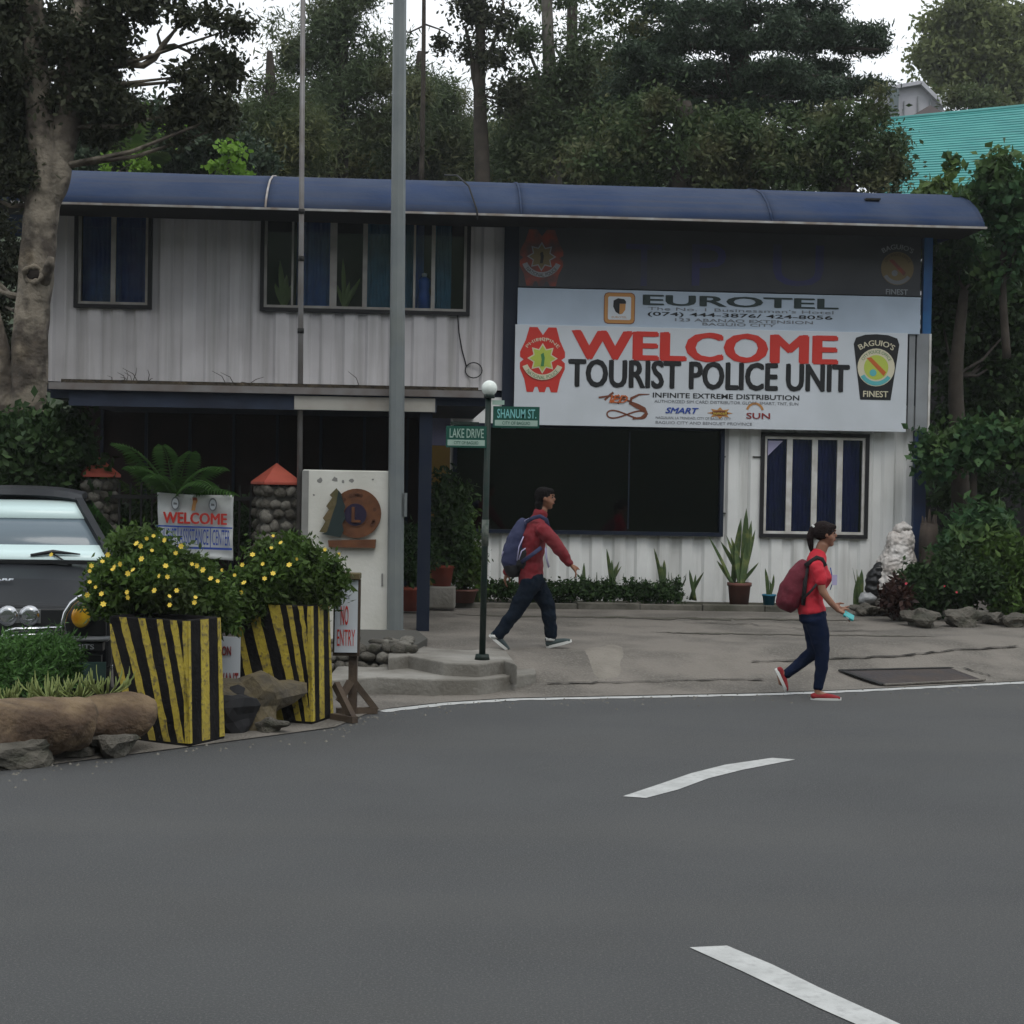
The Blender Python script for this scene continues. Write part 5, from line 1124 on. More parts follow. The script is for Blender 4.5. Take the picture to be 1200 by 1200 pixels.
blob('jacket', [(jk, [(.165, .12), (.17, .125), (.165, .13), (.19, .13), (.17, .105), (.085, .085)]), ([m3(628, 609), m3(631, 600)], [(.08, .078), (.072, .07)]),
        (na[:-1] + [na[-1] - Vector((.01, 0, -.01))], [.074, .068, .062, .054, .045]), (fa, [.074, .068, .062, .056, .045])], [], M['jacket'], man, .01, 3, .012, seed=3)
blob('trousers', [([m3(621, 672), m3(623, 684)], [(.16, .11), (.165, .12)]), (legR, [.1, .09, .075, .066, .06]), (legF, [.1, .09, .075, .066, .06])], [], M['jean'], man, .01, 3, .012, seed=9)
blob('hair', [([m3(630, 597), m3(628, 590)], [(.06, .03), (.072, .045)])], [(hc_ + Vector((-.022, 0, .036)), .092, (1.0, .87, .9)), (hc_ + Vector((.02, 0, .07)), .062, (1.1, .95, .6)), (hc_ + Vector((-.05, 0, -.0)), .062, (.8, 1.1, 1.1))], M['hair'], man, .008, 2, .006)
def shoe(parent, heel, toe, y, m, sole, w_=.045, h_=.075, name='shoe', upv=None, low=False):
    heel = Vector(heel); toe = Vector(toe); d = (toe - heel); L = d.length; d.normalize(); u_ = Vector((0, 1, 0)).cross(d) * -1
    u_ = Vector((-d.z, 0, d.x))
    if upv is not None: u_ = Vector(upv).normalized()
    P = lambda t, h: heel + d * L * t + u_ * h
    o = blob(name, [([P(.06, .035), P(.25, .038), P(.5, .034), P(.75, .026), P(.94, .018)], [(w_ * .8, .03), (w_ * .85, .032), (w_ * .9, .03), (w_, .024), (w_ * .75, .016)])] + ([] if low else [([P(.18, .04), P(.2, h_ + .01)], [(w_ * .8, .045), (w_ * .85, .05)])]), [], m, parent, .008, 2)
    b = MB(); k = 12; vs = []
    for hh in (-.006, .02):
        for i in range(2 * k):
            t = i / (2 * k) * 2 * math.pi; xx = .5 + .52 * math.cos(t); ww = w_ * (1.05 + .1 * math.cos(t)) * math.sin(t)
            vs.append(P(xx, hh + .012 * max(0, abs(xx - .5) - .3)) + Vector((0, ww, 0)))
    K = 2 * k; b.add(vs, [tuple(range(K))[::-1], tuple(range(K, 2 * K))] + [(i, (i + 1) % K, K + (i + 1) % K, K + i) for i in range(K)]); b.build('sole', sole, o); return o
hR = m3(573, 745, -.09); tR = m3(596, 763, -.09); shoe(man, hR + Vector((0, 0, -.0)), tR, 0, M['shoe_dark'], M['sole'])
shoe(man, m3(641, 760, .085), m3(670, 752, .085), 0, M['shoe_dark'], M['sole'])
for l_, a in ((legR, m3(580, 745, -.09)), (legF, m3(645, 749, .085))): MB().tube([a + (l_[-2] - l_[-1]) * .0 + Vector((0, 0, -.02)), a + Vector((0, 0, .015))], .05, 12).build('sock', M['sole'], man)
# backpack of the man
bk = thing('backpack', 'navy and black backpack with lilac piping worn by the man in the red jacket', 'backpack', bm_ + m3(603, 650))
k3 = lambda px, py, y=0.: m3(px, py, y) - m3(603, 650)
blob('bag_body', [([k3(611, 612), k3(606, 625), k3(601, 643), k3(598, 660)], [(.09, .06), (.13, .09), (.145, .115), (.14, .11)])], [], M['pack_blue'], bk, .012, 4, .008)
blob('side_pocket', [([k3(612, 645, -.11), k3(610, 662, -.11)], [(.05, .055), (.05, .065)])], [], M['pack_black'], bk, .01, 3)
blob('bag_base', [([k3(600, 662), k3(601, 670)], [(.135, .11), (.12, .09)])], [], M['pack_black'], bk, .012, 3)
for pts in ([(614, 611, -.09), (622, 606, -.13), (630, 604, -.15), (637, 608, -.16), (640, 618, -.15)], [(637, 640, -.19), (638, 652, -.17), (641, 663, -.12)], [(609, 658, -.13), (622, 648, -.19), (632, 640, -.18)]):
    MB().tube([k3(x, y, z_ - .03) for x, y, z_ in pts], [(.006, .02)] * len(pts), 8).build('strap', M['lilac'] if pts[0][0] == 637 else M['pack_blue'], bk)
for pts in ([(611, 628, -.135), (606, 640, -.158), (604, 656, -.16)], [(616, 640, -.13), (609, 645, -.165), (606, 655, -.165)], [(612, 610, -.1), (617, 607, -.13), (628, 605, -.17), (635, 607, -.185)], [(588, 646, -.06), (586, 652, -.05)]): MB().tube([k3(*q) for q in pts], .006, 6).build('piping', M['lilac'], bk)
# ---- woman in red shirt
bw_ = G(957, 819, 0.0); Yo_ = bw_.y; sW = S_(Yo_)
wo = thing('person', 'woman in bright red shirt and navy jeans walking right on the white edge line', 'person', bw_)
w3 = lambda px, py, y=0.: Vector(((px - 957) / sW, y, (819 - py) / sW))
hw_ = w3(963.5, 626)
na = [w3(951, 663, -.15), w3(954, 678, -.18), w3(957, 692, -.19), w3(967, 704, -.19), w3(976, 713, -.18)]
fa = [w3(953, 663, .15), w3(960, 678, .18), w3(965, 690, .19), w3(972, 703, .18), w3(978, 710, .16)]
lS = [w3(952, 724, -.075), w3(957, 745, -.075), w3(961, 765, -.07), w3(960, 785, -.065), w3(957, 805, -.06)]
lB = [w3(951, 724, .075), w3(955, 745, .075), w3(954, 765, .075), w3(939, 778, .075), w3(922, 792, .075)]
tor = [w3(950, 724), w3(948, 706), w3(950, 690), w3(956, 674), w3(954, 660), w3(955, 652)]
blob('body', [(tor, [(.15, .11), (.125, .1), (.12, .09), (.14, .105), (.13, .07), (.055, .055)]), ([w3(954, 656), w3(957, 648), w3(961, 637)], [(.056, .056), (.05, .052), (.05, .055)]),
      (na, [.045, .04, .034, .03, .022]), (fa, [.045, .04, .034, .03, .022]), (lS, [.085, .075, .055, .05, .036]), (lB, [.085, .075, .055, .05, .036]), ([w3(957, 804, -.06), w3(956.5, 811, -.06), w3(966, 815, -.06)], [.036, .034, .03]), ([w3(922, 791, .075), w3(915, 792, .075), w3(917, 803, .075)], [.036, .036, .028])]
     + hand_chains(na[-1], (.85, 0, -.4), (0, -1, 0), (.3, -.1, .7), 1.0) + hand_chains(fa[-1], (.85, -.3, -.3), (0, 1, 0), (.3, 0, .6), .9), head(hw_, .98), M['skin2'], wo, .0075, 2)
face(hw_, .98, wo, lipm)
blob('shirt', [([w3(949, 716), w3(947, 704), w3(949, 690), w3(956, 675), w3(953, 660), w3(955, 649.5)], [(.165, .125), (.15, .12), (.14, .11), (.155, .125), (.15, .095), (.085, .08)]),
      ([w3(951, 662, -.13), w3(952, 668, -.16), w3(955, 680, -.18)], [.062, .06, .058]), ([w3(953, 662, .13), w3(955, 668, .16), w3(959, 680, .18)], [.062, .06, .058])], [], M['tshirt'], wo, .009, 3, .009, seed=5)
blob('jeans', [([w3(948, 713), w3(951, 724)], [(.155, .115), (.165, .13)]), (lS, [.1, .088, .066, .055, .045]), (lB, [.1, .088, .068, .055, .045])], [], M['jean2'], wo, .009, 3, .007, seed=8)
blob('hair', [([w3(948, 619), w3(945, 630), w3(947, 643), w3(949, 651)], [(.036, .03), (.038, .032), (.026, .022), (.012, .01)])], [(hw_ + Vector((-.022, 0, .036)), .1, (1.04, .89, .9)), (hw_ + Vector((.026, 0, .07)), .062, (1.15, 1.0, .6)), (hw_ + Vector((-.045, 0, .012)), .06, (.9, 1.1, 1.1)), (w3(949, 619), .03, (1, 1, 1))], M['hair2'], wo, .008, 2, .006)
MB().tube([w3(951.5, 617, -.0), w3(950, 619, -.0)], .036, 10).build('hair_tie', M['sole'], wo)
MB().tube([w3(968, 664, -.08), w3(972, 680, -.05), w3(969, 690, -.05)], .005, 6).build('lanyard', M['bluep'], wo)
box('badge_card', M['lilac'], wo, *[w3(969, 0).x, w3(975, 0).x], -.12, -.115, w3(0, 684).z, w3(0, 672).z)
shoe(wo, w3(949, 819.5, -.06), w3(984, 819, -.06), 0, M['shoe_red'], M['sole'], low=True, upv=(0, 0, 1))
shoe(wo, w3(909, 786, .075), w3(922, 813, .075), 0, M['shoe_red'], M['sole'], low=True, upv=Vector((.9, 0, .42)))
bg_ = thing('backpack', 'maroon backpack worn by the woman in the red shirt', 'backpack', bw_ + w3(928, 688))
q3 = lambda px, py, y=0.: w3(px, py, y) - w3(928, 688)
blob('bag_body', [([q3(939, 660), q3(933, 673), q3(926, 692), q3(920, 708)], [(.09, .055), (.125, .095), (.14, .125), (.13, .105)])], [], M['pack_red'], bg_, .012, 4, .008)
blob('front_pocket', [([q3(922, 690, 0), q3(915, 708, 0)], [(.1, .06), (.1, .07)])], [], M['pack_red'], bg_, .012, 3, .006)
MB().tube([q3(938, 662, -.1), q3(945, 656, -.13), q3(951, 652, -.12), q3(957, 654, -.12), q3(961, 662, -.13)], [(.006, .02)] * 5, 8).build('strap', M['pack_black'], bg_)
MB().tube([q3(936, 700, -.13), q3(944, 690, -.19), q3(950, 682, -.2)], [(.005, .012)] * 3, 8).build('strap', M['pack_black'], bg_)
MB().tube([q3(941, 660, -.07), q3(938, 680, -.12), q3(936, 708, -.12)], [(.02, .012)] * 3, 8).build('back_panel', M['pack_black'], bg_)
ph = thing('mobile_phone', 'teal phone held in the right hand of the woman in the red shirt', 'phone', bw_ + w3(988, 719, -.2))
MB().box(-.055, .045, -.04, .035, -.012, .012).build('case', M['screen'], ph, bevel=.006); MB().box(-.03, .0, -.043, -.0405, -.006, .006).build('lens_panel', M['globe'], ph)
for o_ in ph.children: o_.rotation_euler = (R(35), R(28), 0)

# ================================================================== PLANTS NEAR THE BUILDING
def pot(name, label, base, r0_, r1_, h, m):
    root = thing(name, label, 'plant pot', base); MB().lathe([(0, 0), (r0_, 0), (r1_, h * .84), (r1_ * 1.1, h * .85), (r1_ * 1.1, h), (r1_ * .95, h), (r1_ * .92, h * .9), (0, h * .9)], 18).build('pot', m, root); MB().lathe([(0, h * .86), (r1_ * .9, h * .91), (0, h * .92)], 12).build('soil', M['soil'], root); return root
def snake(label, base, specs, rad=.06):
    root = thing('snake_plant', label, 'plant', base)
    for dx, h, wd in specs:
        wd *= 1.35; blade('leaf', (random.uniform(-rad, rad), random.uniform(-rad, rad), -.04), (dx, random.uniform(-.08, .08), h), wd, L_['snake'], root, k=7, twist=random.uniform(-.5, .5), bend=random.uniform(-.03, .03))
    return root
vb = -.95
def FB(px, py, v, z=None):                                # world point on the line of sight at building depth v
    u_, z_ = FU(px, py, v); return OB + e * u_ + inn * v + Vector((0, 0, z_ if z is None else z))
zb = .42
bed = thing('planting_bed', 'long low concrete edged planting bed below the large dark window', 'planting bed', OB + e * U(700, 700) + inn * vb, YAW)
ub = U(700, 700); xA, xB = U(528, 710, vb) - ub, U(945, 714, vb) - ub; x = xA
while x < xB: box('kerb_block', M['kerb_dark'], bed, x, min(x + .795, xB) - .002, -.06 + random.uniform(-.01, .01), .06, .2, Z(700, 707, vb) + random.uniform(-.012, .012), bevel=.012); x += .8
box('soil', M['soil'], bed, xA + .02, xB, .062, .92, .2, Z(700, 707, vb) - .03)
zs = Z(700, 707, vb) - .03
hp = []
for px in range(575, 800, 9): hp.append((FB(px, 693, -.6), (.09, .12, .11), 7, 60, .035))
shrub('low_hedge', 'low dark green hedge along the planting bed under the dark window', 'hedge', hp, L_['deep'], .05, stems=False, aspect=.55)
snake('single tall snake plant just ahead of the man', FB(681, 690, -.35), [(.03, .34, .02), (.0, .2, .018), (.08, .14, .018)])
snake('snake plant clump under the dark window, third clump left of the big pot', FB(717, 690, -.35), [(-.08, .52, .022), (-.01, .38, .025), (.04, .3, .02), (.09, .36, .022), (.12, .3, .02)])
snake('snake plant clump with one very tall leaf under the dark window', FB(772, 692, -.35), [(-.08, .56, .022), (.02, .34, .028), (.07, .4, .03), (-.02, .3, .022)])
snake('short snake plant clump nearest the big pot on its left', FB(812, 700, -.3), [(-.05, .36, .024), (.04, .3, .02), (.13, .34, .022), (.0, .22, .02)])
for px, l_ in ((745, 'arching grassy plant between the snake plants, left one'), (790, 'arching grassy plant between the snake plants, right one'), (700, 'arching grassy plant near the hedge middle')): spiky(l_, 0, 0, 0, 12, .26, .009, L_['deep'], base=FB(px, 692, -.3), name='grassy_plant', up_=.7)
pb_ = FB(866, 709, -.75); p_ = pot('plant_pot', 'square shouldered brown pot holding the big snake plant', pb_, .12, .145, .29, M['pot_brown'])
snake('largest snake plant with a leaf drooping left, in the brown pot', pb_ + Vector((0, 0, .27)), [(-.42, .62, .022), (-.25, .55, .035), (-.12, .6, .04), (.0, .85, .04), (.06, .98, .042), (.14, .82, .04), (.2, .7, .03), (-.06, .5, .035), (.1, .6, .035), (-.3, .3, .03), (.25, .28, .03), (-.18, .62, .03)], .08)
pb_ = FB(901, 709, -.6); pot('plant_pot', 'small blue pot between the big brown pot and the woman', pb_, .07, .085, .14, mat('blue pot', (.02, .16, .26), .5)); snake('thin two leafed snake plant in the small blue pot', pb_ + Vector((0, 0, .12)), [(-.06, .36, .022), (.06, .28, .018), (.0, .2, .015)], .03)
pb_ = FB(1004, 712, -.6); snake('withered curling plant at the foot of the wall left of the rubbish bags', pb_, [(.03, .42, .03), (.06, .5, .035), (-.02, .5, .008), (-.08, .52, .006)])
# entrance pots
gz = .33
pb_ = FB(481, 721, -1.9, gz); pot('plant_pot', 'red pot left of the dark canopy post', pb_, .11, .14, .29, M['terracotta'])
shrub('potted_bush', 'dark bush in the red pot left of the canopy post', 'bush', [(pb_ + Vector((.0, .1, .65)), (.22, .22, .4), 30, 90, .06)], L_['deep'], .07)
blk = FB(517, 724, -1.4, gz); o = MB().box(-.17, .17, -.15, .15, 0, .27).build('concrete_block', M['kerb'], None, .02, loc=blk, label='rough concrete block carrying a red pot right of the canopy post', cat='block')
pb_ = blk + Vector((0, 0, .272)); pot('plant_pot', 'red pot on the concrete block', pb_, .11, .145, .26, M['terracotta'])
shrub('potted_bush', 'tall leafy bush in the red pot on the concrete block', 'bush', [(pb_ + Vector((.05, .1, .55)), (.25, .22, .35), 34, 90, .06), (pb_ + Vector((.1, .15, 1.1)), (.2, .2, .4), 24, 80, .06)], L_['deep'], .075)
pb_ = FB(543, 706, -1.0, None); pot('plant_pot', 'wide shallow brown pot at the left end of the planting bed', pb_, .13, .17, .17, M['pot_brown'])
shrub('potted_bush', 'sprawling leafy bush in the wide brown pot under the dark window', 'bush', [(pb_ + Vector((.0, .1, .5)), (.25, .2, .35), 30, 80, .06), (pb_ + Vector((-.15, .2, 1.0)), (.2, .2, .45), 22, 70, .06)], L_['mid'], .08)
snake('snake plant behind the street sign post', FB(561, 704, -.8), [(-.03, .4, .04), (.05, .36, .04), (.0, .3, .035), (.1, .2, .03)])

# garden corner at the right
sk = FB(1052, 704, -.6, .38); o = thing('rubble_sack', 'bulging dirty white sack leaning by the right end of the wall', 'sack', sk)
blob('sack_body', [([Vector((-.08, 0, .1)), Vector((-.06, 0, .35)), Vector((.0, 0, .62)), Vector((.04, 0, .88))], [(.26, .27), (.25, .27), (.23, .22), (.16, .18)]), ([Vector((-.2, -.05, .12)), Vector((-.12, -.05, .4))], [(.14, .13), (.12, .12)])], [], M['sack'], o, .014, 1, .045, seed=2, wf=(7, 7, 5))
blob('sack_neck', [([Vector((-.02, 0, .98)), Vector((.06, -.02, 1.04)), Vector((.14, 0, 1.0))], [(.1, .07), (.09, .06), (.05, .03)])], [], M['sack'], o, .015, 1, .02, seed=4)
o = thing('rubbish_bag', 'black plastic bag slumped against the white sack', 'bag', FB(1025, 700, -.65, .42)); blob('bag', [([Vector((-.02, 0, .1)), Vector((.0, 0, .3)), Vector((.06, 0, .5))], [(.1, .11), (.1, .13), (.05, .05)])], [], M['plastic_black'], o, .015, 1, .025)
o = thing('rubbish_bag', 'small pale grey bag crumpled under the black bag', 'bag', FB(1015, 708, -.7, .38)); blob('bag', [([Vector((-.05, 0, .08)), Vector((.08, 0, .1))], [(.1, .08), (.09, .07)])], [], mat('grey plastic', (.3, .31, .32), .4), o, .015, 1, .02)
stp = FB(1087, 690, -.5, .3); o = thing('tree_stump', 'tall jagged grey tree stump beside the white sack', 'tree stump', stp)
b = MB(); b.tube([(0, 0, 0), (.02, 0, .5), (.0, 0, .95), (.0, 0, 1.15)], [.16, .14, .13, .11], 12); ob = b.build('trunk', mat('grey dead wood', (.09, .07, .055), .95, (.05, .04, .035), 4, 1, 1, 10, streak=(.03, .025, .02), streak_s=(14, 14, 1)), o)
for i in range(5): a_ = i * 1.3; MB().tube([(.06 * math.cos(a_), .06 * math.sin(a_), .95), (.09 * math.cos(a_), .09 * math.sin(a_), 1.2 + .14 * random.random())], [.05, .008], 6).build('splinter', ob.data.materials[0], o)
gr = [(1012, 722, .34, 'pale angular rock at the left end of the garden edge'), (1035, 722, .3, 'grey rock below the white sack'), (1100, 722, .42, 'tall brown rock behind the garden edge under the shrub'), (1130, 735, .5, 'flat slab rock at the front of the right garden'), (1165, 732, .34, 'mossy rock right of the flat slab'), (1188, 735, .36, 'rounded rock near the right photo edge'), (1078, 735, .5, 'long low rock in front of the dark red plant'), (1060, 728, .28, 'dark rock below the stump')]
for px, py, s__, l_ in gr: rock(px, py, s__, .3, s__ * .7, l_, 0, base=onground(px, py), m=None)
rock(1012, 718, .34, .3, .34, 'whitish block shaped rock beside the grey bag', base=onground(1022, 716) + Vector((0, .1, .02)), m=mat('pale rock', (.27, .28, .27), .9, (.15, .16, .14), 6, 1, .5, 20))
gY = 21.2
pk = [(1100, 661), (1116, 654), (1160, 690), (1124, 693)]
shrub('garden_shrub', 'dense dark green shrub with a few red blooms behind the garden rocks', 'shrub', [pb(1120, 680, gY, 48, 30, 60, 90, .08), pb(1085, 690, gY, 28, 26, 30, 80, .07)], L_['deep'], .08, [(x + random.uniform(-40, 30), y + 5, gY - .4) for x, y in pk[:0]] + [(1107, 687, gY - .55), (1121, 694, gY - .55), (1062, 684, gY - .5)], fl_mesh=None)
FLR = bpy.data.meshes.new_from_object(bpy.data.objects[[o.name for o in bpy.data.objects if o.name.startswith('flower')][0]]); FLR.materials.clear(); FLR.materials.append(M['pink'])
for o in bpy.data.objects:
    if o.parent and o.parent.name.startswith('garden_shrub') and o.name.startswith('flower'): o.data = FLR
shrub('garden_shrub', 'bright leafed shrub at the right photo edge above the rocks', 'shrub', [pb(1180, 670, gY + .2, 36, 40, 50, 90, .08), pb(1195, 705, gY - .2, 30, 22, 26, 80, .07)], L_['mid'], .1)
shrub('garden_shrub', 'loose yellowish green shrub in front of the thin tree trunk', 'shrub', [pb(1150, 620, gY + .8, 40, 26, 36, 60, .08), pb(1120, 636, gY + .4, 22, 14, 16, 60, .06)], L_['broad'], .12)
shrub('red_leaf_plant', 'small dark red leafed plant in front of the garden rocks', 'plant', [pb(1050, 700, gY - .5, 14, 18, 20, 40, .05)], L_['croton'], .1, droop=-.3)
# fronds, vines and bush at the left under the canopy
def frond(root, base, tip, n, ll, lm, sag=.15, w_=.018):
    base = Vector(base); tip = Vector(tip); b = MB(); d = tip - base; side = d.cross(Vector((0, 0, 1))).normalized(); b_pts = [base + d * t + Vector((0, 0, sag * 4 * t * (1 - t) * d.length)) for t in [i / 8 for i in range(9)]]
    b.tube(b_pts, [.012 - .009 * i / 8 for i in range(9)], 5, smooth=True)
    for i in range(n):
        t = .15 + .83 * i / (n - 1); f = t * 8; j = min(int(f), 7); p = b_pts[j].lerp(b_pts[j + 1], f - j); dn = d.normalized(); L = ll * math.sin(math.pi * (.12 + .8 * t)) ** .7
        for s_ in (-1, 1):
            q = p + side * s_ * L * .75 + dn * L * .5 - Vector((0, 0, L * .45)); mid = (p + q) / 2 + Vector((0, 0, L * .12)); wv = dn * w_ * (1 + L)
            b.add([p, mid - wv, q, mid + wv], [(0, 1, 2), (0, 2, 3)])
    b.build('frond', lm, root)
def palm(label, px, py, Y, fr_, ll, lm, name='palm_plant', trunk=None, cat='palm'):
    base = W(px, py, Y); root = thing(name, label, cat, base)
    for tx_, ty_, dy in fr_: frond(root, (0, 0, 0), W(tx_, ty_, Y + dy) - base, 18, ll, lm)
    tr = MB(); tr.tube([(0, 0, 0), (0.02, .05, -(base.z - .2))], [.03, .05], 8); tr.build('stem', M['bark_dark'], root); return root
palm('fern like palm with arching fronds above the welcome tarpaulin', 205, 592, 18.75, [(135, 520, -.7), (150, 548, -.8), (262, 550, -.8), (250, 572, -.9), (175, 560, -.9), (225, 530, -.5), (190, 522, -.6), (275, 580, -.4)], .22, L_['fern'])
palm('second dark palm below the canopy behind the fence', 180, 600, 19.6, [(120, 560, .2), (150, 530, .3), (215, 560, -.3), (240, 590, -.2), (160, 610, -.5)], .2, L_['mid'])
shrub('climbing_bush', 'leafy bush around the foot of the large peeling tree', 'bush', [pb(35, 525, 18.6, 52, 38, 60, 60, .09), pb(78, 510, 18.8, 24, 26, 26, 50, .08), pb(90, 545, 18.8, 22, 24, 20, 50, .08), pb(10, 560, 18.5, 30, 20, 20, 60, .08), pb(60, 590, 18.9, 60, 30, 40, 60, .08)], L_['deep'], .09, aspect=.6)
shrub('climbing_bush', 'dark shrub behind the iron fence', 'bush', [pb(160, 625, 19.5, 40, 40, 40, 60, .09), pb(240, 625, 19.5, 50, 40, 40, 60, .09), pb(282, 615, 19.1, 16, 24, 14, 40, .07)], L_['deep'], .08)

# ================================================================== TREES
def limb(b, pts, rads, n=8): b.tube(pts, rads, n)
def wp(pts, Y): return [W(x, y, Y + (z[0] if z else 0)) for x, y, *z in pts]
def tree(name, label, trunk_pts, rads, Y, blobs, lm, size, aspect=.45, bark='bark_dark', branches=(), droop=.2, auto=10, group=None, cat='tree', n=10, D=None, brr=.03, bump=0, dens=.72, ls=.6):
    P0 = wp(trunk_pts, Y); base = P0[0].copy(); root = thing(name, label, cat, base, 0, group)
    b = MB(); Q_, R_ = dense([p - base for p in P0], rads, 14 * len(P0) if bump else 3 * len(P0)); limb(b, Q_, R_, 26 if bump else n)
    for bp_, br_ in branches: limb(b, [p - base for p in wp(bp_, Y)], br_, 7)
    pts = []; cc = []
    for bl in blobs:
        px, py, rx, ry, nc, nl, cr = bl[:7]; dy = bl[7] if len(bl) > 7 else 0; YY = Y + dy
        c = W(px, py, YY) - base; r_ = rx / S_(YY); 
        if len(bl) > 8: P, CC = clumps(c, (r_, min(r_ * .8, 2.5), ry / S_(YY)), max(2, int(nc * dens * 1.25)), int(nl * 1.9), cr * .85, .25, bl[8])
        else: P, CC = boughs(c, (r_, min(r_ * .8, 2.5), ry / S_(YY)), max(4, int(nc * dens)), int(nl * 1.9), cr * 1.05)
        pts.append(P); cc.append(CC)
    if cc:
        CC = np.concatenate(cc); tp_ = [p - base for p in P0[1:]]
        for t in CC[rng.choice(len(CC), min(auto, len(CC)), replace=False)]:
            t = Vector(t); s_ = min(tp_, key=lambda p: (p - t).length + max(0, p.z - t.z) * 2); mid = (s_ + t) / 2 + Vector((0, 0, -.1)); b.tube([s_, mid, t], [brr, brr * .7, brr * .25], 5)
    tr = b.build('trunk', M[bark], root)
    if bump:
        for v in tr.data.vertices: q_ = Vector((v.co.x * 3, v.co.y * 3, v.co.z * 1.3)); v.co += Vector((noise.noise(q_) + .45 * noise.noise(q_ * 3.1), noise.noise(q_ + Vector((9, 0, 0))) + .45 * noise.noise(q_ * 3.3), 0)) * bump
    if pts: leaves('crown', np.concatenate(pts), size * ls, lm, root, aspect, droop, D=None)
    return root
# big peeling tree in front of the building
tree('peeling_bark_tree', 'large tree with peeling grey bark in front of the left end of the building',
     [(20, 640), (24, 560), (28, 500), (34, 420), (41, 350), (44, 290), (50, 240), (60, 198), (48, 150), (44, 90), (40, 20), (38, -70)], [.27, .25, .23, .2, .185, .18, .19, .22, .16, .13, .11, .09], 19.0,
     [(15, 110, 60, 60, 90, 70, .14), (105, 30, 45, 50, 80, 70, .13), (10, 10, 60, 50, 70, 70, .14), (160, 2, 40, 14, 22, 50, .1), (215, 12, 40, 16, 20, 40, .1), (112, 100, 26, 30, 30, 60, .12), (248, 92, 38, 26, 30, 50, .11), (190, 130, 45, 14, 26, 50, .1), (240, 140, 40, 20, 26, 50, .1), (10, 210, 32, 50, 46, 60, .13), (110, 150, 26, 26, 20, 50, .12), (262, 45, 22, 30, 12, 40, .09), (-5, 300, 18, 80, 36, 60, .12, 1.0), (-2, 400, 14, 50, 20, 60, .12, 1.0)], L_['gum'], .13, .5, 'bark',
     [([(56, 215), (74, 165), (84, 110), (92, 50), (100, -60)], [.2, .16, .13, .11, .08]), ([(84, 110), (112, 78), (128, 55), (150, 75), (168, 77), (182, 68), (195, 50), (204, 38), (220, 10)], [.06, .05, .045, .042, .04, .035, .03, .02, .012]), ([(190, 56), (206, 53), (222, 60), (240, 75)], [.03, .022, .016, .01]), ([(190, 52), (187, 40), (192, 30)], [.02, .015, .01]),
      ([(2, 600), (2, 520), (4, 470), (0, 420), (-12, 360)], [.2, .2, .17, .13, .1]), ([(36, 330), (52, 318), (56, 305)], [.08, .05, .03]), ([(44, 240), (60, 130), (66, 138)], [.04, .02, .01])], auto=30, n=16, brr=.035, bump=.05)
kn = bpy.data.objects['peeling_bark_tree']; kp = W(40, 322, 18.83) - kn.location
MB().ball(kp, .085, 14, 10, squash=(1, .5, .8)).build('knot', mat('dark tree hollow', (.02, .015, .012), 1), kn); MB().tube([kp + Vector((.1 * math.cos(t), -.02 + .03 * math.sin(t * 2), .085 * math.sin(t))) for t in [i * math.pi / 8 for i in range(17)]], [.03 + .012 * math.sin(i * 2.1) for i in range(17)], 7).build('knot_rim', M['bark'], kn)
MB().tube([W(52, 330, 18.9) - kn.location, W(58, 312, 18.75) - kn.location, W(60, 302, 18.7) - kn.location], [.07, .06, .035], 8).build('branch_stub', M['bark'], kn)
# fine leaved trees behind the roof
G2 = 'tall fine leaved trees behind the roof'
tree('she_oak_tree', 'tall grey green tree rising behind the flag pole', [(395, 215), (398, 120), (400, 20), (402, -60)], [.25, .2, .15, .1], 38,
     [(400, -10, 34, 60, 60, 100, .24), (390, 80, 44, 60, 90, 110, .28), (425, 60, 30, 60, 50, 110, .24), (445, 125, 36, 46, 60, 110, .28), (360, 150, 50, 44, 80, 110, .3), (352, 60, 10, 40, 6, 50, .2)], L_['pine'], .26, .2, group=None)
tree('she_oak_tree', 'feathery tree left of the flag pole with thin top against the sky', [(320, 215), (318, 130), (316, 60)], [.2, .15, .06], 36,
     [(328, 70, 14, 35, 8, 40, .16), (318, 130, 36, 30, 50, 90, .26), (290, 165, 60, 34, 80, 100, .3), (340, 175, 50, 34, 60, 100, .3), (300, 88, 10, 20, 5, 40, .15), (322, 25, 12, 16, 4, 30, .14)], L_['pine2'], .24, .2, droop=.5)
tree('she_oak_tree', 'rounded grey green tree right of the steel pole', [(490, 220), (488, 140), (492, 60)], [.2, .15, .06], 40,
     [(490, 105, 20, 34, 30, 100, .24), (510, 145, 36, 34, 56, 110, .28), (490, 175, 50, 40, 90, 110, .3), (540, 180, 36, 34, 56, 110, .3), (474, 70, 8, 30, 8, 60, .18)], L_['pine'], .26, .2)
tree('gum_tree', 'thin dark gum tree forking against the sky behind the roof centre', [(566, 225), (564, 170), (562, 110), (563, 50), (563, -30)], [.16, .15, .12, .1, .07], 34,
     [(548, 25, 16, 26, 16, 60, .18), (578, 60, 12, 40, 14, 50, .16), (560, -5, 26, 22, 22, 60, .2), (590, 100, 16, 14, 12, 50, .16), (580, 115, 14, 14, 10, 40, .16), (590, 30, 16, 20, 9, 40, .14), (545, 60, 10, 12, 7, 40, .12), (520, 50, 10, 8, 6, 40, .1)], L_['gum'], .17, .5, branches=[([(562, 115), (556, 90), (552, 60), (545, 30)], [.08, .07, .05, .03]), ([(563, 80), (575, 60), (585, 30), (590, 0)], [.05, .04, .03, .02])], auto=8, brr=.02)
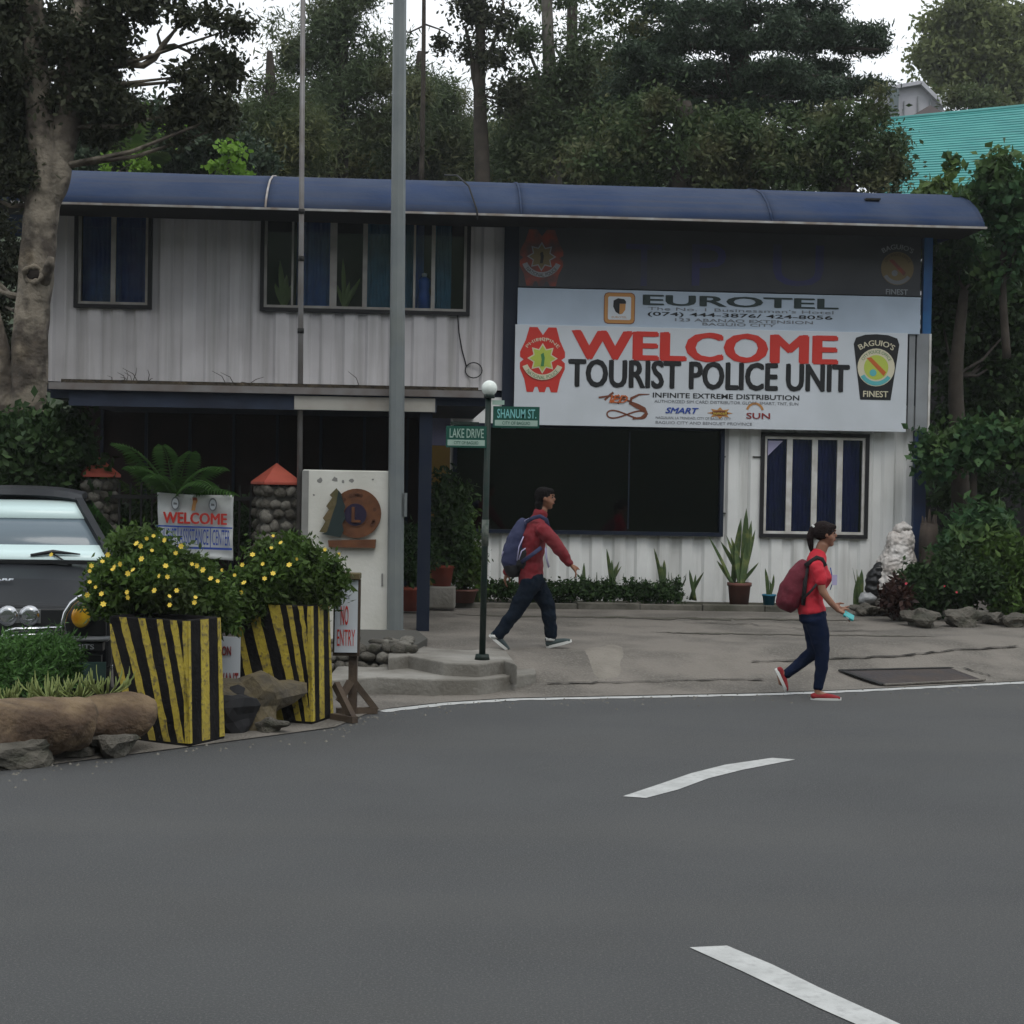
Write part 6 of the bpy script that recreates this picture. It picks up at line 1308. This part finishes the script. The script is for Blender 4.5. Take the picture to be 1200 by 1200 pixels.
tree('gum_tree', 'tall slim tree with pale broken trunk behind the roof', [(648, 225), (646, 170), (645, 100), (642, 40), (640, -40)], [.2, .18, .15, .12, .1], 35,
     [(630, 40, 34, 30, 24, 50, .2), (655, 80, 26, 40, 34, 60, .22), (622, 100, 12, 30, 14, 60, .18), (645, -5, 44, 16, 18, 50, .18), (625, 150, 36, 40, 60, 100, .26), (665, 150, 50, 50, 80, 100, .28), (610, 190, 40, 26, 40, 100, .26), (690, 110, 30, 50, 46, 80, .26)], L_['pine'], .2, .35,
     branches=[([(638, 215), (637, 170), (636, 130), (638, 110)], [.11, .1, .09, .05]), ([(643, 120), (620, 60), (604, 20)], [.05, .03, .02])], bark='bark_pale', auto=14, brr=.025)
tree('gum_tree', 'slim dark trunk tree just left of the big layered conifer', [(672, 225), (668, 150), (670, 60), (671, -40)], [.16, .14, .12, .1], 36.5,
     [(690, 30, 16, 30, 8, 50, .17), (700, 90, 22, 34, 30, 70, .2), (690, 180, 40, 40, 60, 100, .26), (722, 130, 30, 50, 46, 90, .26)], L_['pine2'], .2, .35, auto=8)
tree('thin_bare_tree', 'bare thin tree stem against the sky right of the steel pole', [(494, 215), (496, 100), (497, -30)], [.05, .045, .035], 33, [(486, 172, 6, 6, 3, 30, .1)], L_['gum'], .12, .4, branches=[([(497, 30), (480, 38), (470, 36)], [.02, .015, .01]), ([(497, 28), (520, 36), (530, 42)], [.02, .014, .008])], auto=2, brr=.01)
# filler wood behind the roof line
ws = []
for px in range(60, 760, 26): ws.append((px + random.uniform(-8, 8), 190 + random.uniform(-14, 8), 34, 34, 26, 110, .3))
wd = thing('tree_thicket', 'continuous low thicket of trees right behind the blue roof', 'trees', W(400, 215, 42)); pts = []
for px, py, rx, ry, nc, nl, cr in ws: P, C_ = clumps(W(px, py, 42) - wd.location, (rx / 47, .8, ry / 47), nc, nl, cr, .2); pts.append(P)
leaves('foliage', np.concatenate(pts), .2, L_['pine2'], wd, .3, .2)
# layered conifer
cb = [(868, 30, 60, 160, 0, 0, 0)]
blobs = []
for y, xl, xr, n_ in ((-20, 790, 960, 26), (12, 752, 985, 34), (30, 900, 1030, 20), (48, 740, 1030, 46), (52, 730, 800, 16), (78, 745, 990, 40), (96, 900, 1036, 16), (104, 760, 1000, 40), (128, 740, 960, 40)):
    k = int((xr - xl) / 26)
    for i in range(k):
        px = xl + (xr - xl) * (i + .5) / k; dd = abs(px - 868) / 170
        blobs.append((px, y + 8 * dd ** 2 + random.uniform(-4, 4), 20, 8, 7, 120, .15, random.uniform(-1.5, 1.5), .55))
blobs += [(845, 20, 30, 60, 20, 80, .18), (880, 90, 60, 20, 20, 80, .18), (800, 105, 50, 24, 24, 80, .18), (770, 70, 46, 34, 44, 90, .2), (800, 25, 46, 26, 30, 80, .2), (735, 105, 34, 30, 30, 90, .2), (868, 60, 18, 60, 22, 80, .16)]
brc = []
for y, xl, xr in ((-10, 800, 950), (18, 760, 980), (50, 740, 1030), (84, 745, 1000), (110, 750, 1020), (35, 790, 1025)):
    brc += [([(866, y + 6), ((866 + xl) / 2, y + 4), (xl, y + 8)], [.08, .05, .02]), ([(866, y + 6), ((866 + xr) / 2, y + 4), (xr, y + 8)], [.08, .05, .02])]
tree('layered_conifer', 'big dark conifer with layered branches behind the right half of the roof', [(868, 230), (867, 130), (866, 40), (865, -60)], [.26, .22, .17, .12], 33, blobs, L_['con'], .17, .3, branches=brc, auto=20, brr=.03)
tree('vine_covered_tree', 'dark broadleaf tree draped in dry vines below the conifer', [(800, 235), (805, 180), (800, 120)], [.3, .25, .15], 31,
     [(738, 60, 24, 36, 30, 60, .18, 2), (735, 10, 26, 24, 16, 50, .2, 2), (760, 160, 56, 38, 80, 80, .2), (720, 190, 50, 34, 50, 80, .22), (820, 180, 60, 34, 90, 80, .2), (885, 168, 56, 30, 70, 80, .2), (850, 200, 80, 26, 70, 80, .22)], L_['vine'], .16, .5, auto=16)
tree('vine_covered_tree', 'vine draped broadleaf tree next to the teal roof', [(990, 240), (985, 190), (980, 150)], [.25, .2, .1], 30,
     [(950, 165, 50, 32, 60, 70, .19), (1000, 175, 44, 34, 66, 70, .18), (1040, 180, 28, 30, 36, 60, .17), (1030, 140, 20, 30, 14, 44, .15), (930, 195, 60, 26, 56, 70, .2), (1010, 205, 50, 18, 40, 60, .18), (1020, 110, 18, 30, 9, 34, .12)], L_['vine'], .15, .5, auto=16)
tree('round_tree', 'light olive rounded tree on the skyline at the right edge', [(1160, 190), (1150, 120), (1145, 80)], [.4, .3, .2], 62,
     [(1130, 50, 46, 38, 130, 110, .4), (1175, 45, 48, 46, 150, 110, .42), (1112, 75, 38, 22, 60, 80, .34), (1150, 20, 44, 20, 60, 100, .4), (1180, 105, 36, 26, 40, 110, .4), (1205, 60, 30, 60, 50, 100, .4), (1092, 55, 18, 18, 14, 70, .3)], L_['olive'], .34, .5, auto=24, brr=.05)
tree('round_tree', 'small tree below the rounded skyline tree behind the teal roof', [(1140, 190), (1130, 140)], [.2, .1], 56, [(1124, 122, 12, 14, 14, 60, .25), (1160, 118, 22, 14, 20, 80, .28)], L_['pine2'], .28, .5, auto=4)
# right hand vines and tree
tree('broadleaf_tree', 'dark leafy tree with a slim trunk beside the right end of the building', [(1124, 690), (1126, 600), (1124, 530), (1120, 440), (1130, 340)], [.15, .13, .12, .1, .06], 23.2,
     [(1100, 350, 22, 60, 40, 60, .16, 1.2), (1120, 320, 46, 60, 60, 60, .16, 1.8), (1170, 350, 50, 80, 80, 60, .18, 1.5), (1130, 430, 46, 60, 60, 60, .18, 2), (1190, 450, 40, 70, 60, 60, .18, 1.5), (1170, 560, 50, 50, 50, 50, .18, 2.5), (1110, 570, 30, 70, 40, 50, .16, 3)], L_['deep'], .17, .65, auto=14)
tree('climbing_vine', 'broad leaved vine climbing above the roof corner at the right edge', [(1180, 420), (1175, 330), (1180, 230)], [.06, .05, .03], 22.8,
     [(1175, 225, 36, 36, 56, 36, .14), (1140, 232, 18, 10, 10, 26, .1, 1), (1100, 222, 14, 6, 7, 24, .08, 1.5), (1128, 300, 30, 22, 30, 32, .12, 1), (1185, 290, 34, 46, 56, 36, .14), (1120, 262, 14, 14, 10, 24, .1, .8), (1115, 196, 5, 12, 3, 12, .06, 1.5)], L_['broad'], .18, .8, auto=12, brr=.012)
tree('vine_canopy', 'spreading green vine canopy above the garden shrubs', [(1140, 600), (1142, 540), (1145, 515)], [.05, .04, .02], 22.2,
     [(1125, 520, 34, 18, 32, 40, .13), (1165, 508, 36, 18, 34, 40, .13), (1190, 530, 26, 20, 20, 40, .13), (1105, 545, 16, 26, 14, 34, .12)], L_['broad'], .17, .75, auto=8, brr=.012)
box_ = MB().box(0, 9, 0, .2, 0, 4.6).build('shade_backdrop', M['dark'], None, loc=(W(1085, 600, 27).x, 27.0, 0), label='added near black panel for the shade behind the trees right of the building', cat='wall')  # added panel, coloured near black for the deep shade behind the trees
# plants just above the roof at the left
palm('dark palm crown showing above the left part of the roof', 150, 200, 27.5, [(128, 128, .2), (148, 140, -.3), (190, 178, -.3), (200, 150, .3), (110, 160, .2), (165, 120, .3), (175, 190, -.2)], .42, L_['mid'], name='palm_tree')
tree('bright_shrub', 'bright lime green leafy shrub just above the roof left of the flag pole', [(268, 230), (268, 190)], [.03, .02], 26.5, [(277, 178, 10, 14, 14, 14, .07), (262, 192, 14, 10, 14, 14, .07), (280, 195, 9, 12, 10, 14, .07)], L_['bright'], .15, .8, auto=4, brr=.01, cat='shrub')
tree('bright_shrub', 'yellow green shrub peeking above the roof near the large tree', [(140, 230), (140, 200)], [.03, .02], 27, [(142, 192, 30, 10, 16, 20, .09), (208, 150, 16, 14, 10, 16, .09), (122, 190, 6, 6, 5, 14, .05)], L_['bright'], .12, .6, auto=4, brr=.01, cat='shrub')
tree('dark_thicket_tree', 'dark dense tree behind the peeling tree and roof at the left', [(100, 260), (110, 180), (120, 100)], [.2, .2, .1], 29, [(120, 150, 50, 50, 80, 90, .2), (60, 160, 50, 50, 60, 90, .2), (190, 165, 60, 40, 80, 90, .2), (240, 190, 50, 26, 50, 90, .2), (20, 180, 40, 60, 50, 80, .2)], L_['con'], .17, .5, auto=10)

# ================================================================== HOUSES BEHIND
th = thing('teal_roofed_house', 'house with a large teal corrugated roof behind the right side trees', 'house', (W(1100, 200, 42).x, 42, 0))
hx_ = th.location.x
rA, rB = W(1030, 141, 44), W(1260, 119, 44.0); rC, rD = W(1260, 262, 40), W(1030, 262, 40)
n_r = 44
for k in range(n_r):
    t0, t1 = k / n_r, (k + 1.03) / n_r; pa = rA.lerp(rD, t0) - th.location; pb2 = rB.lerp(rC, t0) - th.location; pc = rB.lerp(rC, t1) - th.location; pd = rA.lerp(rD, t1) - th.location
    up1 = Vector((0, -.01, .0)); lift = Vector((0, -.01, .016))
    MB().add([pa, pb2, pc + lift, pd + lift, pc, pd], [(0, 1, 2, 3), (3, 2, 4, 5)]).build('roof_course', M['teal_roof'], th)
MB().box(rA.x - hx_, rB.x - hx_, -1.7, 6, 0, rD.z).build('wall', M['house_grey'], th)
tube('ridge', M['teal_roof'], th, [rA - th.location, rB - th.location], .06, 6)
gh = thing('gabled_building', 'pale grey gabled building on the skyline beyond the teal roof', 'building', (W(1070, 130, 58).x, 58, 0))
A = [W(x, y, 58) - gh.location for x, y in ((1031, 108), (1078, 100), (1106, 128), (1106, 180), (1031, 180))]
b = MB(); b.add(A + [p + Vector((0, 6, 0)) for p in A], [(0, 1, 2, 3, 4), (9, 8, 7, 6, 5)] + [(i, i + 5, (i + 1) % 5 + 5, (i + 1) % 5) for i in range(5)]); b.build('wall', M['house_grey'], gh)
b = MB(); b.obox(A[0] + Vector((0, -.1, .05)), A[1] + Vector((0, -.1, .05)), .3, .12); b.obox(A[1] + Vector((0, -.1, .05)), A[2] + Vector((0, -.1, .05)), .3, .12); b.build('roof_edge', M['house_grey'], gh)
c = W(1047, 138, 57.6) - gh.location; t = W(1047, 106, 57.6) - gh.location; MB().box(c.x - .12, c.x + .12, -.6, -.3, c.z - 1, t.z).build('chimney', mat('grey green pipe', (.12, .15, .16), .6), gh)
for px in (1060, 1076, 1090):
    a = W(px, 112 + abs(px - 1078) * .35, 57.95) - gh.location; box('wall_seam', M['grey_panel'], gh, a.x - .02, a.x + .02, -.07, -.0, a.z - 1.6, a.z)
b = MB(); A = [W(x, y, 52) for x, y in ((1068, 136), (1090, 123), (1106, 132), (1106, 150), (1068, 150))]; o0 = A[0].copy()
r2 = thing('low_house', 'low brown roofed house peeking above the teal roof', 'house', o0); b.add([p - o0 for p in A] + [p - o0 + Vector((0, 3, 0)) for p in A], [(0, 1, 2, 3, 4), (0, 5, 6, 1), (1, 6, 7, 2), (9, 8, 7, 6, 5)]); b.build('roof', M['house_roof'], r2)

# ================================================================== HAZE
hz = bpy.data.materials.new('haze'); hz.use_nodes = True; t = hz.node_tree; t.nodes.clear()
o_ = t.nodes.new('ShaderNodeOutputMaterial'); v_ = t.nodes.new('ShaderNodeVolumePrincipled'); v_.inputs['Color'].default_value = (.9, .93, .95, 1); v_.inputs['Density'].default_value = .0006; v_.inputs['Anisotropy'].default_value = .3
t.links.new(v_.outputs[0], o_.inputs[1])
MB().box(-121, 121, -61, 121, -1.1, 26).build('haze', hz, kind='stuff')
